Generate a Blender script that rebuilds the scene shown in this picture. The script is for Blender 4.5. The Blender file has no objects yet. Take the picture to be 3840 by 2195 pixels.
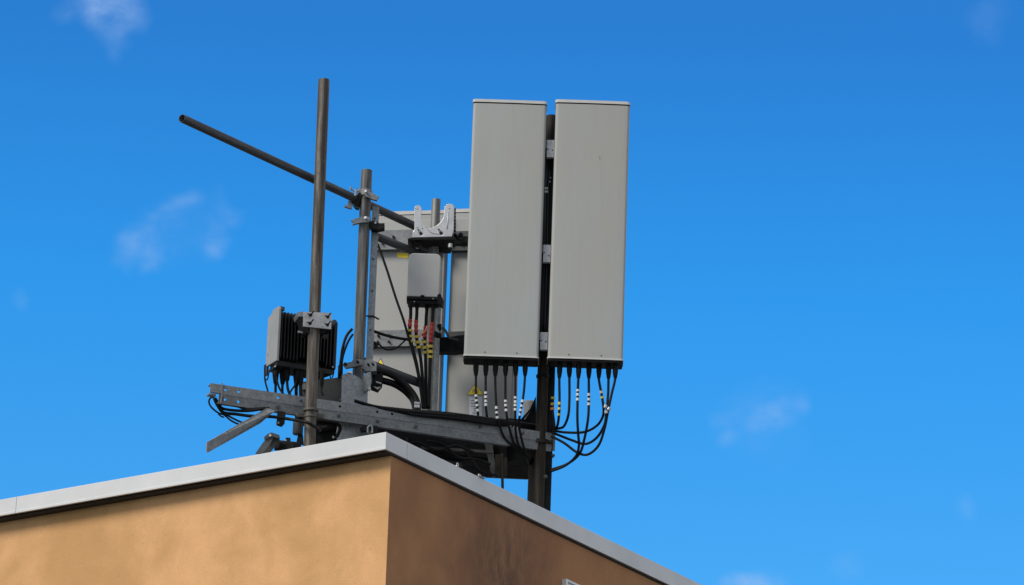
import bpy, bmesh, math, random
from mathutils import Vector, Matrix
random.seed(7)
C = bpy.context.scene.collection
SC = bpy.context.scene
PI = math.pi
V = Vector

# ------------------------------------------------------------------ camera
FPX = 17000.0                       # focal length in photo pixels (long lens)
PITCH, ROLL = math.radians(17.7), math.radians(2.0)
CAM = V((0, 0, 1.6))
cd = bpy.data.cameras.new('camera'); cam = bpy.data.objects.new('camera', cd); C.objects.link(cam)
R = Matrix.Rotation(PI/2 + PITCH, 3, 'X') @ Matrix.Rotation(ROLL, 3, 'Z')
cam.matrix_world = Matrix.Translation(CAM) @ R.to_4x4()
cd.sensor_width = 36; cd.lens = FPX/3840*36; cd.clip_start = 0.1; cd.clip_end = 5000
SC.camera = cam
def ray(px, py):
    return R @ V(((px-1920)/FPX, -(py-1097.5)/FPX, -1))
def U(px, py, Y):
    d = ray(px, py); return CAM + d*(Y/d.y)
def onz(px, py, z):
    d = ray(px, py); return CAM + d*((z-CAM.z)/d.z)
def onplane(px, py, P, n):
    d = ray(px, py); return CAM + d*((P-CAM).dot(n)/d.dot(n))
def nrm(yaw):                       # outward normal of a vertical face; yaw 0 faces the street
    return V((math.sin(yaw), -math.cos(yaw), 0))
PXM = 1/505.0                       # metres per photo pixel near the masts

# ------------------------------------------------------------------ materials
def newmat(name):
    m = bpy.data.materials.new(name); m.use_nodes = True
    nt = m.node_tree; b = nt.nodes['Principled BSDF']
    return m, nt, b
def N(nt, t, **kw):
    n = nt.nodes.new(t)
    for k, v in kw.items():
        if k.startswith('i_'): n.inputs[k[2:].replace('_', ' ')].default_value = v
        else: setattr(n, k, v)
    return n
def noise(nt, vec, scale, detail=4, rough=.55, dist=0):
    n = N(nt, 'ShaderNodeTexNoise'); n.inputs['Scale'].default_value = scale
    n.inputs['Detail'].default_value = detail; n.inputs['Roughness'].default_value = rough
    n.inputs['Distortion'].default_value = dist
    nt.links.new(vec, n.inputs['Vector']); return n.outputs['Fac']
def ramp(nt, fac, stops):
    r = N(nt, 'ShaderNodeValToRGB'); e = r.color_ramp.elements
    while len(e) < len(stops): e.new(.5)
    for i, (p, c) in enumerate(stops):
        e[i].position = p; e[i].color = c if len(c) == 4 else (*c, 1)
    nt.links.new(fac, r.inputs[0]); return r.outputs[0]
def mix(nt, fac, a, b, mode='MIX'):
    m = N(nt, 'ShaderNodeMix', data_type='RGBA', blend_type=mode)
    for sock, v in ((m.inputs['Factor'], fac), (m.inputs['A'], a), (m.inputs['B'], b)):
        if isinstance(v, bpy.types.NodeSocket): nt.links.new(v, sock)
        elif isinstance(v, (int, float)): sock.default_value = v
        else: sock.default_value = (*v, 1)
    return m.outputs['Result']
def mapping(nt, vec, scale):
    m = N(nt, 'ShaderNodeMapping'); m.inputs['Scale'].default_value = scale
    nt.links.new(vec, m.inputs['Vector']); return m.outputs['Vector']
def bump(nt, b, h, strength=.3, dist=.002):
    n = N(nt, 'ShaderNodeBump'); n.inputs['Strength'].default_value = strength; n.inputs['Distance'].default_value = dist
    nt.links.new(h, n.inputs['Height']); nt.links.new(n.outputs['Normal'], b.inputs['Normal'])
def tc(nt, out='Object'):
    return N(nt, 'ShaderNodeTexCoord').outputs[out]

def mat_mottled(name, dark, light, scale=8, metallic=0.0, rough=.5, bs=.05, zs=1.0, spread=(.35, .68), spec=.5):
    m, nt, b = newmat(name); v = mapping(nt, tc(nt), (1, 1, zs))
    f = noise(nt, v, scale, 6, .6)
    c = ramp(nt, f, [(spread[0], dark), (spread[1], light)])
    nt.links.new(c, b.inputs['Base Color']); b.inputs['Metallic'].default_value = metallic; b.inputs['Specular IOR Level'].default_value = spec
    r = ramp(nt, noise(nt, v, scale*2.3), [(.3, (rough-.1,)*3), (.7, (rough+.12,)*3)])
    nt.links.new(r, b.inputs['Roughness'])
    if bs: bump(nt, b, noise(nt, tc(nt), scale*12), bs, .003)
    return m
def mat_galv(name, dark, light, metallic=.45, rough=.5):
    m, nt, b = newmat(name); o = tc(nt)
    vo = N(nt, 'ShaderNodeTexVoronoi'); vo.inputs['Scale'].default_value = 55; vo.inputs['Randomness'].default_value = 1
    nt.links.new(o, vo.inputs['Vector'])
    sp = N(nt, 'ShaderNodeSeparateColor'); nt.links.new(vo.outputs['Color'], sp.inputs[0])
    big = noise(nt, mapping(nt, o, (1, 1, .45)), 9, 6, .65)
    f = N(nt, 'ShaderNodeMath', operation='MULTIPLY_ADD'); nt.links.new(sp.outputs[0], f.inputs[0])
    f.inputs[1].default_value = .3; nt.links.new(big, f.inputs[2])
    c = ramp(nt, f.outputs[0], [(.42, dark), (.85, light)])
    nt.links.new(c, b.inputs['Base Color']); b.inputs['Metallic'].default_value = metallic
    nt.links.new(ramp(nt, big, [(.3, (rough-.12,)*3), (.7, (rough+.15,)*3)]), b.inputs['Roughness'])
    bump(nt, b, noise(nt, o, 70), .06, .003)
    return m
def mat_pipe(name, base, light, rust, rust_amt=.5, metallic=.25, rough=.55, spec=.5):
    # streaks along the pipe (UV: u round, v along in metres)
    m, nt, b = newmat(name); uv = tc(nt, 'UV')
    s1 = noise(nt, mapping(nt, uv, (3.2, .55, 1)), 2.4, 6, .6)
    s2 = noise(nt, mapping(nt, uv, (9, 4.0, 1)), 2.2, 6, .7, .5)
    c = ramp(nt, s1, [(.43, base), (.59, light)])
    k = ramp(nt, s2, [(.62 - .2*rust_amt, (0,)*3), (.82 - .1*rust_amt, (1,)*3)])
    c2 = mix(nt, k, c, rust)
    sp = ramp(nt, noise(nt, mapping(nt, uv, (6, 9, 1)), 3.0, 5, .7), [(.62, (0,)*3), (.68, (.6,)*3)])
    c3 = mix(nt, sp, c2, [x*1.7 for x in light])
    nt.links.new(c3, b.inputs['Base Color']); b.inputs['Metallic'].default_value = metallic; b.inputs['Specular IOR Level'].default_value = spec
    nt.links.new(ramp(nt, s2, [(.3, (rough-.1,)*3), (.7, (rough+.2,)*3)]), b.inputs['Roughness'])
    bump(nt, b, s2, .25, .003)
    return m
def mat_plain(name, col, rough=.5, metallic=0, spec=.5, var=.15, scale=14):
    m, nt, b = newmat(name)
    c = ramp(nt, noise(nt, tc(nt), scale), [(.3, [x*(1-var) for x in col]), (.7, [x*(1+var) for x in col])])
    nt.links.new(c, b.inputs['Base Color'])
    b.inputs['Roughness'].default_value = rough; b.inputs['Metallic'].default_value = metallic
    b.inputs['Specular IOR Level'].default_value = spec
    return m
def mat_radome(name, col, warm):
    m, nt, b = newmat(name); o = tc(nt)
    big = noise(nt, mapping(nt, o, (1.6, 1.6, .5)), 2.0, 5, .55)
    c = ramp(nt, big, [(.32, warm), (.66, col)])
    st = noise(nt, mapping(nt, o, (16, 16, .7)), 2.4, 6, .65)          # faint rain streaks
    c = mix(nt, ramp(nt, st, [(.5, (0,)*3), (.8, (.12,)*3)]), c, (.16, .155, .14))
    sp = noise(nt, o, 38, 3, .6)
    c = mix(nt, ramp(nt, sp, [(.735, (0,)*3), (.77, (.35,)*3)]), c, (.12, .11, .095))
    nt.links.new(c, b.inputs['Base Color']); b.inputs['Roughness'].default_value = .48
    b.inputs['Specular IOR Level'].default_value = .35
    bump(nt, b, noise(nt, o, 5), .06, .01)
    return m
def mat_stucco(name, light, mid, stain=None):
    m, nt, b = newmat(name); o = tc(nt)
    big = noise(nt, mapping(nt, o, (1, 1, 1.2)), 1.5, 4, .5, .4)
    c = ramp(nt, big, [(.36, mid), (.58, light)])
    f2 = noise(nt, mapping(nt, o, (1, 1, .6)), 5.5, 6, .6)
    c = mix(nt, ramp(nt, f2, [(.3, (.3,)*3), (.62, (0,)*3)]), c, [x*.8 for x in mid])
    fine = noise(nt, o, 160, 4, .7)
    c = mix(nt, .35, c, ramp(nt, fine, [(.3, (.55,)*3), (.7, (1.25,)*3)]), 'MULTIPLY')
    pit = noise(nt, o, 48, 3, .5)
    c = mix(nt, ramp(nt, pit, [(.70, (0,)*3), (.73, (.5,)*3)]), c, [x*.5 for x in mid])
    if stain:                                                         # soot patch with drips below the eaves
        P, radius, colr = stain
        d = N(nt, 'ShaderNodeVectorMath', operation='DISTANCE'); 
        nt.links.new(mapping(nt, o, (1, 1, .8)), d.inputs[0]); d.inputs[1].default_value = (P[0], P[1], P[2]*.8)
        mr = N(nt, 'ShaderNodeMapRange'); nt.links.new(d.outputs['Value'], mr.inputs[0])
        mr.inputs[1].default_value = radius; mr.inputs[2].default_value = .05
        mr.inputs[3].default_value = 0; mr.inputs[4].default_value = .9
        dr = noise(nt, mapping(nt, o, (8, 8, 3.6)), 1.7, 8, .7, .2)
        k = N(nt, 'ShaderNodeMath', operation='MULTIPLY'); nt.links.new(mr.outputs[0], k.inputs[0])
        nt.links.new(ramp(nt, dr, [(.30, (.25,)*3), (.70, (1,)*3)]), k.inputs[1])
        c = mix(nt, k.outputs[0], c, colr)
    nt.links.new(c, b.inputs['Base Color']); b.inputs['Roughness'].default_value = .92
    b.inputs['Specular IOR Level'].default_value = .15
    hs = N(nt, 'ShaderNodeMath', operation='ADD'); nt.links.new(fine, hs.inputs[0]); nt.links.new(noise(nt, o, 22, 5), hs.inputs[1])
    bump(nt, b, hs.outputs[0], .35, .004)
    return m

M = {}
M['radome'] = mat_radome('radome_grey', (.34, .365, .36), (.345, .345, .325))
M['radome2'] = mat_radome('radome_grey_warm', (.335, .35, .345), (.34, .335, .31))
M['rear'] = mat_radome('rear_grey', (.365, .372, .368), (.355, .355, .345))
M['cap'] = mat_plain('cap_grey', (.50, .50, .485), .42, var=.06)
M['black'] = mat_plain('black_plastic', (.006, .006, .0065), .6, spec=.15)
M['rubber'] = mat_plain('cable_black', (.005, .0053, .006), .5, spec=.16, var=.3)
M['dark'] = mat_mottled('dark_steel', (.006, .0065, .007), (.016, .017, .018), 10, 0, .7, spec=.15)
M['darkgrey'] = mat_mottled('dark_grey_paint', (.035, .038, .04), (.065, .07, .073), 8, .1, .55)
M['galv'] = mat_galv('galvanised', (.165, .185, .20), (.30, .325, .34))
M['galvdull'] = mat_galv('galvanised_dull', (.125, .138, .148), (.215, .23, .24), .3, .55)
M['galvlight'] = mat_galv('galvanised_bright', (.30, .31, .32), (.44, .45, .46), .35, .45)
M['alu'] = mat_mottled('cast_aluminium', (.42, .43, .445), (.56, .57, .585), 7, .35, .42, .04)
M['tube'] = mat_pipe('scaffold_tube_dark', (.04, .044, .05), (.085, .09, .098), (.035, .03, .03), .5)
M['pole_light'] = mat_pipe('light_grey_pole', (.14, .14, .135), (.28, .28, .27), (.13, .12, .10), .3, .3)
M['pole_brown'] = mat_pipe('weathered_pole', (.026, .023, .019), (.15, .14, .118), (.075, .042, .025), .8, .12)
M['pole_grey'] = mat_pipe('grey_steel_pole', (.042, .043, .042), (.16, .163, .157), (.12, .11, .095), .45, .3)
M['pole_mast'] = mat_pipe('dark_brown_mast', (.013, .0115, .0095), (.034, .030, .023), (.03, .022, .015), .6, 0, .65, .18)
M['rru'] = mat_mottled('radio_shell', (.215, .22, .22), (.255, .26, .26), 5, 0, .5, .02)
M['rrubox'] = mat_mottled('small_radio_shell', (.36, .365, .36), (.395, .40, .395), 5, 0, .5, .02)
M['fin'] = mat_plain('fin_black', (.008, .0085, .0095), .55, spec=.3)
M['white'] = mat_plain('white_tape', (.60, .60, .585), .5, var=.05)
M['yellow'] = mat_plain('yellow_tape', (.50, .38, .025), .5, var=.15)
M['orange'] = mat_plain('orange_tape', (.6, .2, .04), .5, var=.1)
M['red'] = mat_plain('red_tape', (.34, .012, .008), .5, var=.15, scale=30)
M['pink'] = mat_plain('pale_pink_tape', (.62, .45, .4), .5)
M['paper'] = mat_plain('paper', (.62, .64, .67), .7, var=.05)
M['ink'] = mat_plain('ink', (.14, .15, .18), .7)
M['signyellow'] = mat_plain('sign_yellow', (.95, .68, .012), .45, var=.08)
M['coping'] = mat_mottled('coping_aluminium', (.53, .535, .535), (.59, .595, .60), 1.6, .15, .38, .015, 1, (.3, .7))
M['shadow_strip'] = mat_plain('shadow_strip_black', (.014, .014, .015), .8)
M['frame'] = mat_plain('window_frame_white', (.72, .72, .71), .4, var=.04)
M['roof'] = mat_mottled('roof_felt', (.06, .06, .06), (.10, .10, .098), 6, 0, .9, .2)

# ------------------------------------------------------------------ mesh helpers
def BM(): return bmesh.new()
def worldloc(o):
    p = V((0, 0, 0))
    while o: p = p + o.location; o = o.parent
    return p
SPLIT = {'bolt', 'pole_clamp', 'screw', 'flap', 'rear_jaw', 'gland', 'bolt_hole', 'scuff', 'nut', 'pin', 'ferrule', 'ring_mark'}
def islands(bm):
    left = set(bm.verts); out = []
    while left:
        st = [left.pop()]; comp = set(st)
        while st:
            v = st.pop()
            for e in v.link_edges:
                w = e.other_vert(v)
                if w in left: left.discard(w); comp.add(w); st.append(w)
        out.append(comp)
    return out
def obj(name, bm, mat, parent=None, smooth=None, origin=None):
    if name in SPLIT and parent:
        isl = islands(bm)
        if len(isl) > 1:
            last = None
            for comp in isl:
                b = bmesh.new(); mp = {v: b.verts.new(v.co) for v in comp}
                for f in {f for v in comp for f in v.link_faces}: b.faces.new([mp[v] for v in f.verts])
                last = obj(name, b, mat, parent, smooth, origin)
            bm.free(); return last
    bmesh.ops.recalc_face_normals(bm, faces=bm.faces[:])
    off = worldloc(parent) if parent else (origin if origin is not None else V((0, 0, 0)))
    bmesh.ops.translate(bm, verts=bm.verts[:], vec=-off)
    me = bpy.data.meshes.new(name); bm.to_mesh(me); bm.free()
    if smooth is not None:
        for p in me.polygons: p.use_smooth = True
        me.set_sharp_from_angle(angle=math.radians(smooth))
    me.materials.append(mat if not isinstance(mat, str) else M[mat])
    o = bpy.data.objects.new(name, me); C.objects.link(o)
    if parent: o.parent = parent
    else: o.location = off
    return o
def tag(o, label, cat, group=None):
    o['label'] = label; o['category'] = cat
    if group: o['group'] = group
    return o
def thing(name, label, cat, loc, group=None):
    o = bpy.data.objects.new(name, None); C.objects.link(o); o.location = loc
    o.empty_display_size = .1
    return tag(o, label, cat, group)

def add_box(bm, P, sx, sy, sz, yaw=0, bev=.003, ax=None):
    """box centred at P; ax = (x,y,z) axes or yaw about z"""
    if ax is None:
        x = V((math.cos(yaw), math.sin(yaw), 0)); y = V((-math.sin(yaw), math.cos(yaw), 0)); z = V((0, 0, 1))
    else: x, y, z = ax
    b = bmesh.new(); bmesh.ops.create_cube(b, size=1)
    for v in b.verts: v.co = V((v.co.x*sx, v.co.y*sy, v.co.z*sz))
    if bev: bmesh.ops.bevel(b, geom=b.edges[:], offset=min(bev, .4*min(sx, sy, sz)), segments=2, affect='EDGES', profile=.5)
    for v in b.verts: v.co = P + x*v.co.x + y*v.co.y + z*v.co.z
    merge(bm, b)
def merge(bm, b):
    me = bpy.data.meshes.new('tmp'); b.to_mesh(me); b.free(); bm.from_mesh(me); bpy.data.meshes.remove(me)
def frame_axes(d):
    d = d.normalized(); a = V((0, 1, 0)) if abs(d.y) < .9 else V((0, 0, 1))
    x = d.cross(a).normalized(); y = d.cross(x).normalized(); return x, y, d
def add_tube(bm, pts, r, seg=16, caps=True, hollow=0):
    """tube through 3-D points; r number or list. UV u = round, v = metres along"""
    uvl = bm.loops.layers.uv.verify()
    n = len(pts); rr = r if isinstance(r, (list, tuple)) else [r]*n
    rings = []; L = [0]
    for i in range(1, n): L.append(L[-1] + (pts[i]-pts[i-1]).length)
    x = None
    for i in range(n):
        d = (pts[min(i+1, n-1)] - pts[max(i-1, 0)])
        if d.length < 1e-9: d = V((0, 0, 1))
        d.normalize()
        if x is None: x, y, _ = frame_axes(d)
        else:
            x = (x - d*x.dot(d)).normalized(); y = d.cross(x).normalized()
        rings.append([bm.verts.new(pts[i] + (x*math.cos(2*PI*k/seg) + y*math.sin(2*PI*k/seg))*rr[i]) for k in range(seg)])
    for i in range(n-1):
        for k in range(seg):
            k2 = (k+1) % seg
            f = bm.faces.new((rings[i][k], rings[i][k2], rings[i+1][k2], rings[i+1][k])); f.smooth = True
            uvs = ((k, i), (k+1, i), (k+1, i+1), (k, i+1))
            for lp, (a, b_) in zip(f.loops, uvs): lp[uvl].uv = (a/seg, L[b_])
    if caps:
        bm.faces.new(rings[0][::-1]); bm.faces.new(rings[-1])
    if hollow:                                                        # open pipe mouth at the last end
        f = bm.faces[-1] if False else None
def add_pipe(bm, A, B, r, seg=24, wall=.005, mouth='B', n=24):
    """straight pipe with a real open mouth"""
    pts = [A.lerp(B, i/n) for i in range(n+1)]; d = (B-A).normalized()
    prof = [(p, r) for p in pts]
    if 'A' in mouth: prof = [(A + d*.12, r-wall), (A + d*.001, r-wall), (A, r-wall*.7), (A + d*.0005, r-.0008)] + prof[1:]
    if 'B' in mouth: prof = prof[:-1] + [(B - d*.0005, r-.0008), (B, r-wall*.7), (B - d*.001, r-wall), (B - d*.12, r-wall)]
    x, y, _ = frame_axes(d); uvl = bm.loops.layers.uv.verify(); rings = []
    for p, q in prof: rings.append([bm.verts.new(p + (x*math.cos(2*PI*k/seg) + y*math.sin(2*PI*k/seg))*q) for k in range(seg)])
    for i in range(len(rings)-1):
        for k in range(seg):
            k2 = (k+1) % seg
            f = bm.faces.new((rings[i][k], rings[i][k2], rings[i+1][k2], rings[i+1][k])); f.smooth = True
            for lp, (a, j) in zip(f.loops, ((k, i), (k+1, i), (k+1, i+1), (k, i+1))):
                lp[uvl].uv = (a/seg, (prof[j][0]-A).dot(d))
    bm.faces.new(rings[0][::-1]); bm.faces.new(rings[-1])
def add_cyl(bm, P, axis, r, h, seg=6, r2=None):
    """cylinder (bolt) starting at P along axis"""
    x, y, d = frame_axes(axis); r2 = r if r2 is None else r2
    a = [bm.verts.new(P + (x*math.cos(2*PI*k/seg)+y*math.sin(2*PI*k/seg))*r) for k in range(seg)]
    b = [bm.verts.new(P + d*h + (x*math.cos(2*PI*k/seg)+y*math.sin(2*PI*k/seg))*r2) for k in range(seg)]
    for k in range(seg): bm.faces.new((a[k], a[(k+1) % seg], b[(k+1) % seg], b[k]))
    bm.faces.new(a[::-1]); bm.faces.new(b)
def add_prism(bm, outline, T, holes=()):
    """outline (3-D points) extruded along T; holes are further loops"""
    b = bmesh.new(); fr = []; loops = []
    for lp in [outline, *holes]:
        vs = [b.verts.new(p) for p in lp]; loops.append(vs)
        for i in range(len(vs)): b.edges.new((vs[i], vs[(i+1) % len(vs)]))
    if holes: bmesh.ops.triangle_fill(b, edges=b.edges[:], use_beauty=True)
    else: b.faces.new(loops[0])
    faces = b.faces[:]
    mp = {v: b.verts.new(v.co + T) for v in b.verts[:]}
    for f in faces: b.faces.new([mp[v] for v in f.verts][::-1])
    for vs in loops:
        for i in range(len(vs)):
            p, q = vs[i], vs[(i+1) % len(vs)]; b.faces.new((p, q, mp[q], mp[p]))
    bmesh.ops.recalc_face_normals(b, faces=b.faces[:])
    merge(bm, b)
def PP(bm, pxs, Y, th, yaw=0, holes=()):
    """prism whose street face follows photo points on the vertical plane through the first one at depth Y"""
    P = U(*pxs[0], Y); n = nrm(yaw)
    add_prism(bm, [onplane(x, y, P, n) for x, y in pxs], -n*th, [[onplane(x, y, P, n) for x, y in h] for h in holes])
def circ(cx, cy, r, k=10, ry=None):
    return [(cx + r*math.cos(2*PI*i/k), cy + (ry or r)*math.sin(2*PI*i/k)) for i in range(k)]
def smooth_path(pts, k=8):
    """Catmull-Rom through tuples"""
    out = []; n = len(pts)
    for i in range(n-1):
        p0 = pts[max(i-1, 0)]; p1 = pts[i]; p2 = pts[i+1]; p3 = pts[min(i+2, n-1)]
        for j in range(k):
            t = j/k
            out.append(tuple(.5*((2*b) + (c-a)*t + (2*a-5*b+4*c-d)*t*t + (-a+3*b-3*c+d)*t**3) for a, b, c, d in zip(p0, p1, p2, p3)))
    out.append(tuple(pts[-1])); return out
def add_section(bm, sec, P, z0, z1, x, y):
    """vertical extrusion of a 2-D section (x along x axis, y along y axis)"""
    a = [bm.verts.new(P + x*u + y*v + V((0, 0, z0))) for u, v in sec]
    b = [bm.verts.new(P + x*u + y*v + V((0, 0, z1))) for u, v in sec]
    n = len(sec)
    for i in range(n): bm.faces.new((a[i], a[(i+1) % n], b[(i+1) % n], b[i]))
    bm.faces.new(a[::-1]); bm.faces.new(b)
def rrect(w, d, rf, rb, bow=0, k=6, e=0):
    """section of a panel: front at y=0, back at y=d, x from 0 to w; e grows it outwards"""
    pts = []
    def arc(cx, cy, r, a0):
        for i in range(k+1):
            a = a0 + PI/2*i/k; pts.append((cx + r*math.cos(a), cy + r*math.sin(a)))
    x0, x1, y0, y1 = -e, w+e, -e, d+e
    arc(x0+rf, y0+rf, rf, PI)
    if bow:
        for i in range(1, 12):
            t = i/12; pts.append((x0+rf + (x1-x0-2*rf)*t, y0 - bow*(1-(2*t-1)**2)))
    arc(x1-rf, y0+rf, rf, 1.5*PI); arc(x1-rb, y1-rb, rb, 0); arc(x0+rb, y1-rb, rb, .5*PI)
    return pts

# ------------------------------------------------------------------ building
YC = 30.3
Ctop = U(1448, 1619.5, YC)                       # outer top corner of the coping
ZT = Ctop.z
dL = (onz(0, 1874, ZT) - Ctop).normalized()
dR = (onz(2640, 2197, ZT) - Ctop).normalized()
nL = V((-dL.y, dL.x, 0));  nL = nL if nL.y < 0 else -nL
nR = V((-dR.y, dR.x, 0));  nR = nR if nR.x > 0 else -nR
print('corner angle', math.degrees(dL.angle(dR)), 'ZT', ZT, 'dL', dL, 'dR', dR)
LL, LR = 14.0, 11.0
CH = .128                                       # coping face height
EL, ER = .112, .024                              # overhangs
STRIP_H = .012
def inset(eL, eR):
    """corner of the building outline moved in from the coping faces"""
    s = math.sin(dL.angle(dR)); return Ctop + dR*(eL/s) + dL*(eR/s)
Wc = inset(EL, ER)
ZW = ZT - CH - STRIP_H
bld = thing('building', 'tan rendered building with grey metal coping under the antennas', 'building', V((Wc.x, Wc.y, 0)))
P4 = lambda p, z: V((p.x, p.y, z))
Lend, Rend = Wc + dL*LL, Wc + dR*LR; Far = Wc + dL*LL + dR*LR
stP = onplane(1890, 2180, P4(Wc, 5), nR)
M['stucco'] = mat_stucco('stucco_tan', (.675, .388, .186), (.53, .30, .13))  # mid tone forms weathering blotches that also paint in soft shadows
M['stuccoR'] = mat_stucco('stucco_dark_stained', (.44, .225, .110), (.36, .178, .090), (stP - V((Wc.x, Wc.y, 0)), 1.0, (.085, .058, .054)))  # base tone darker than the other walls, plus a soot patch
IN = [p + a*.3 + b*.3 for p, a, b in ((Wc, dL, dR), (Lend, -dL, dR), (Far, -dL, -dR), (Rend, dL, -dR))]
OUT = [Wc, Lend, Far, Rend]
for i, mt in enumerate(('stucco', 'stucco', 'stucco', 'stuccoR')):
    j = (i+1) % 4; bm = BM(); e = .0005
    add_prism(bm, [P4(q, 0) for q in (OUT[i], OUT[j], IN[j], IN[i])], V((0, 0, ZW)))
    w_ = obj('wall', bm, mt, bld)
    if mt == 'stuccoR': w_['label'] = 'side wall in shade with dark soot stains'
bm = BM(); ri = Wc + dL*.3 + dR*.3
add_prism(bm, [P4(ri, ZT-.45), P4(ri + dL*(LL-.9), ZT-.45), P4(ri + dL*(LL-.9) + dR*(LR-.9), ZT-.45), P4(ri + dR*(LR-.9), ZT-.45)], V((0, 0, -.2)))
obj('roof', bm, 'roof', bld)
# coping: an L of folded sheet along each side, seamed every few metres
COT = 1/math.tan(dL.angle(dR)) + 1/math.sin(dL.angle(dR))
def coping_run(start, d, n, lengths, name_label=None):
    s = 0
    for i, l in enumerate(lengths):
        bm = BM(); A = start + d*(s + (.002 if i else 0)); B = start + d*(s + l - .002)
        W = .36
        prof = [(0, 0), (.0, -CH), (-.006, -CH-.003), (-.012, -CH), (-.012, -.012), (-W+.012, -.030), (-W+.012, -.14), (-W, -.14), (-W, -.018)]
        # small roll along the lower edge of the face
        prof = [(-.004, 0), (0, -.004), (0, -CH+.022), (.004, -CH+.018), (.004, -CH+.002), (-.002, -CH), (-.012, -CH), (-.012, -.012), (-W+.012, -.030), (-W+.012, -.14), (-W, -.14), (-W, -.018)]
        a = [bm.verts.new(A + n*u + d*(-u*COT if i == 0 else 0) + V((0, 0, v))) for u, v in prof]; b = [bm.verts.new(B + n*u + V((0, 0, v))) for u, v in prof]
        k = len(prof)
        for j in range(k): bm.faces.new((a[j], a[(j+1) % k], b[(j+1) % k], b[j]))
        bm.faces.new(a[::-1]); bm.faces.new(b)
        obj('coping', bm, 'coping', bld)
        s += l
coping_run(Ctop + dL*.0, dL, nL, [3.47, 4, 4, 2.5])
coping_run(Ctop, dR, nR, [.285, 6, 4.7])
# black strip added to imitate the drip shadow under the coping
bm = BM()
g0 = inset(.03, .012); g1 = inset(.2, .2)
add_prism(bm, [P4(q, ZW+.0005) for q in (g0 + dR*LR, g0, g0 + dL*LL, g1 + dL*LL, g1, g1 + dR*LR)], V((0, 0, STRIP_H)))
obj('shadow_strip', bm, 'shadow_strip', bld)
# window high on the side wall
wp = onplane(2108, 2172, P4(Wc, 5), nR)
win = BM(); up = V((0, 0, 1)); ww, wh = 1.0, 1.25
def wq(u, v): return wp + dR*u - up*v + nR*.035
fr = .028
add_prism(win, [wq(0, 0), wq(ww, 0), wq(ww, wh), wq(0, wh)], -nR*.05, [[wq(fr, fr*.6), wq(fr, wh-fr), wq(ww-fr, wh-fr), wq(ww-fr, fr*.6)]])
wn = obj('window', win, 'frame', bld)
bm = BM(); add_prism(bm, [wq(fr, fr*.6) - nR*.012, wq(ww-fr, fr*.6) - nR*.012, wq(ww-fr, wh-fr) - nR*.012, wq(fr, wh-fr) - nR*.012], -nR*.01)
M['pane'] = mat_plain('pale_blue_pane', (.55, .6, .66), .25, var=.05)  # even pale blue-grey tone inside the frame
obj('pane', bm, 'pane', wn)

# ------------------------------------------------------------------ ground
bm = BM(); s = 1500
add_prism(bm, [V((-s, -s, 0)), V((s, -s, 0)), V((s, s, 0)), V((-s, s, 0))], V((0, 0, -.3)))
M['ground'] = mat_mottled('ground_asphalt', (.05, .05, .048), (.10, .098, .09), .6, 0, .9, .2)
g = obj('ground', bm, 'ground'); g['kind'] = 'structure'

# ------------------------------------------------------------------ right mast with its two front panels
YM = 32.92; YP = YM - .30
A = U(2016, 1990, YM); B = U(2069, 436, YM)
mast = thing('antenna_mast', 'tall dark brown steel mast standing between the two front panels', 'mast', A)
bm = BM(); add_pipe(bm, A, B, .0425, 28, mouth='B', n=30); obj('pole', bm, 'pole_mast', mast, 40)
def mx(py): return 2069 + (py-436)*(2016-2069)/(1990-436)
def ring(bm, py, h, r, Y=YM, fx=mx):
    a, b = U(fx(py), py, Y), U(fx(py-h), py-h, Y)
    d = (b-a).normalized(); x, y, _ = frame_axes(d); seg = 28
    prof = [(0, .0425), (0, r), (1, r), (1, .0425)]
    rs = [[bm.verts.new(a.lerp(b, t) + (x*math.cos(2*PI*k/seg)+y*math.sin(2*PI*k/seg))*q) for k in range(seg)] for t, q in prof]
    for i in range(3):
        for k in range(seg): bm.faces.new((rs[i][k], rs[i][(k+1) % seg], rs[i+1][(k+1) % seg], rs[i+1][k]))
for py in (1417, 1666):
    bm = BM(); ring(bm, py, 9 if py < 1500 else 14, .051 if py < 1500 else .062)
    if py > 1500:
        c = U(mx(py-7), py-7, YM)
        add_box(bm, c + V((.075, .0, 0)), .04, .03, .03); add_box(bm, c + V((-.075, .0, 0)), .04, .03, .03)
        add_cyl(bm, c + V((.085, -.03, 0)), V((0, -1, 0)), .012, .02); add_cyl(bm, c + V((-.085, -.03, 0)), V((0, -1, 0)), .012, .02)
    obj('clamp_ring', bm, 'dark' if py < 1500 else 'pole_mast', mast)
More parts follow.
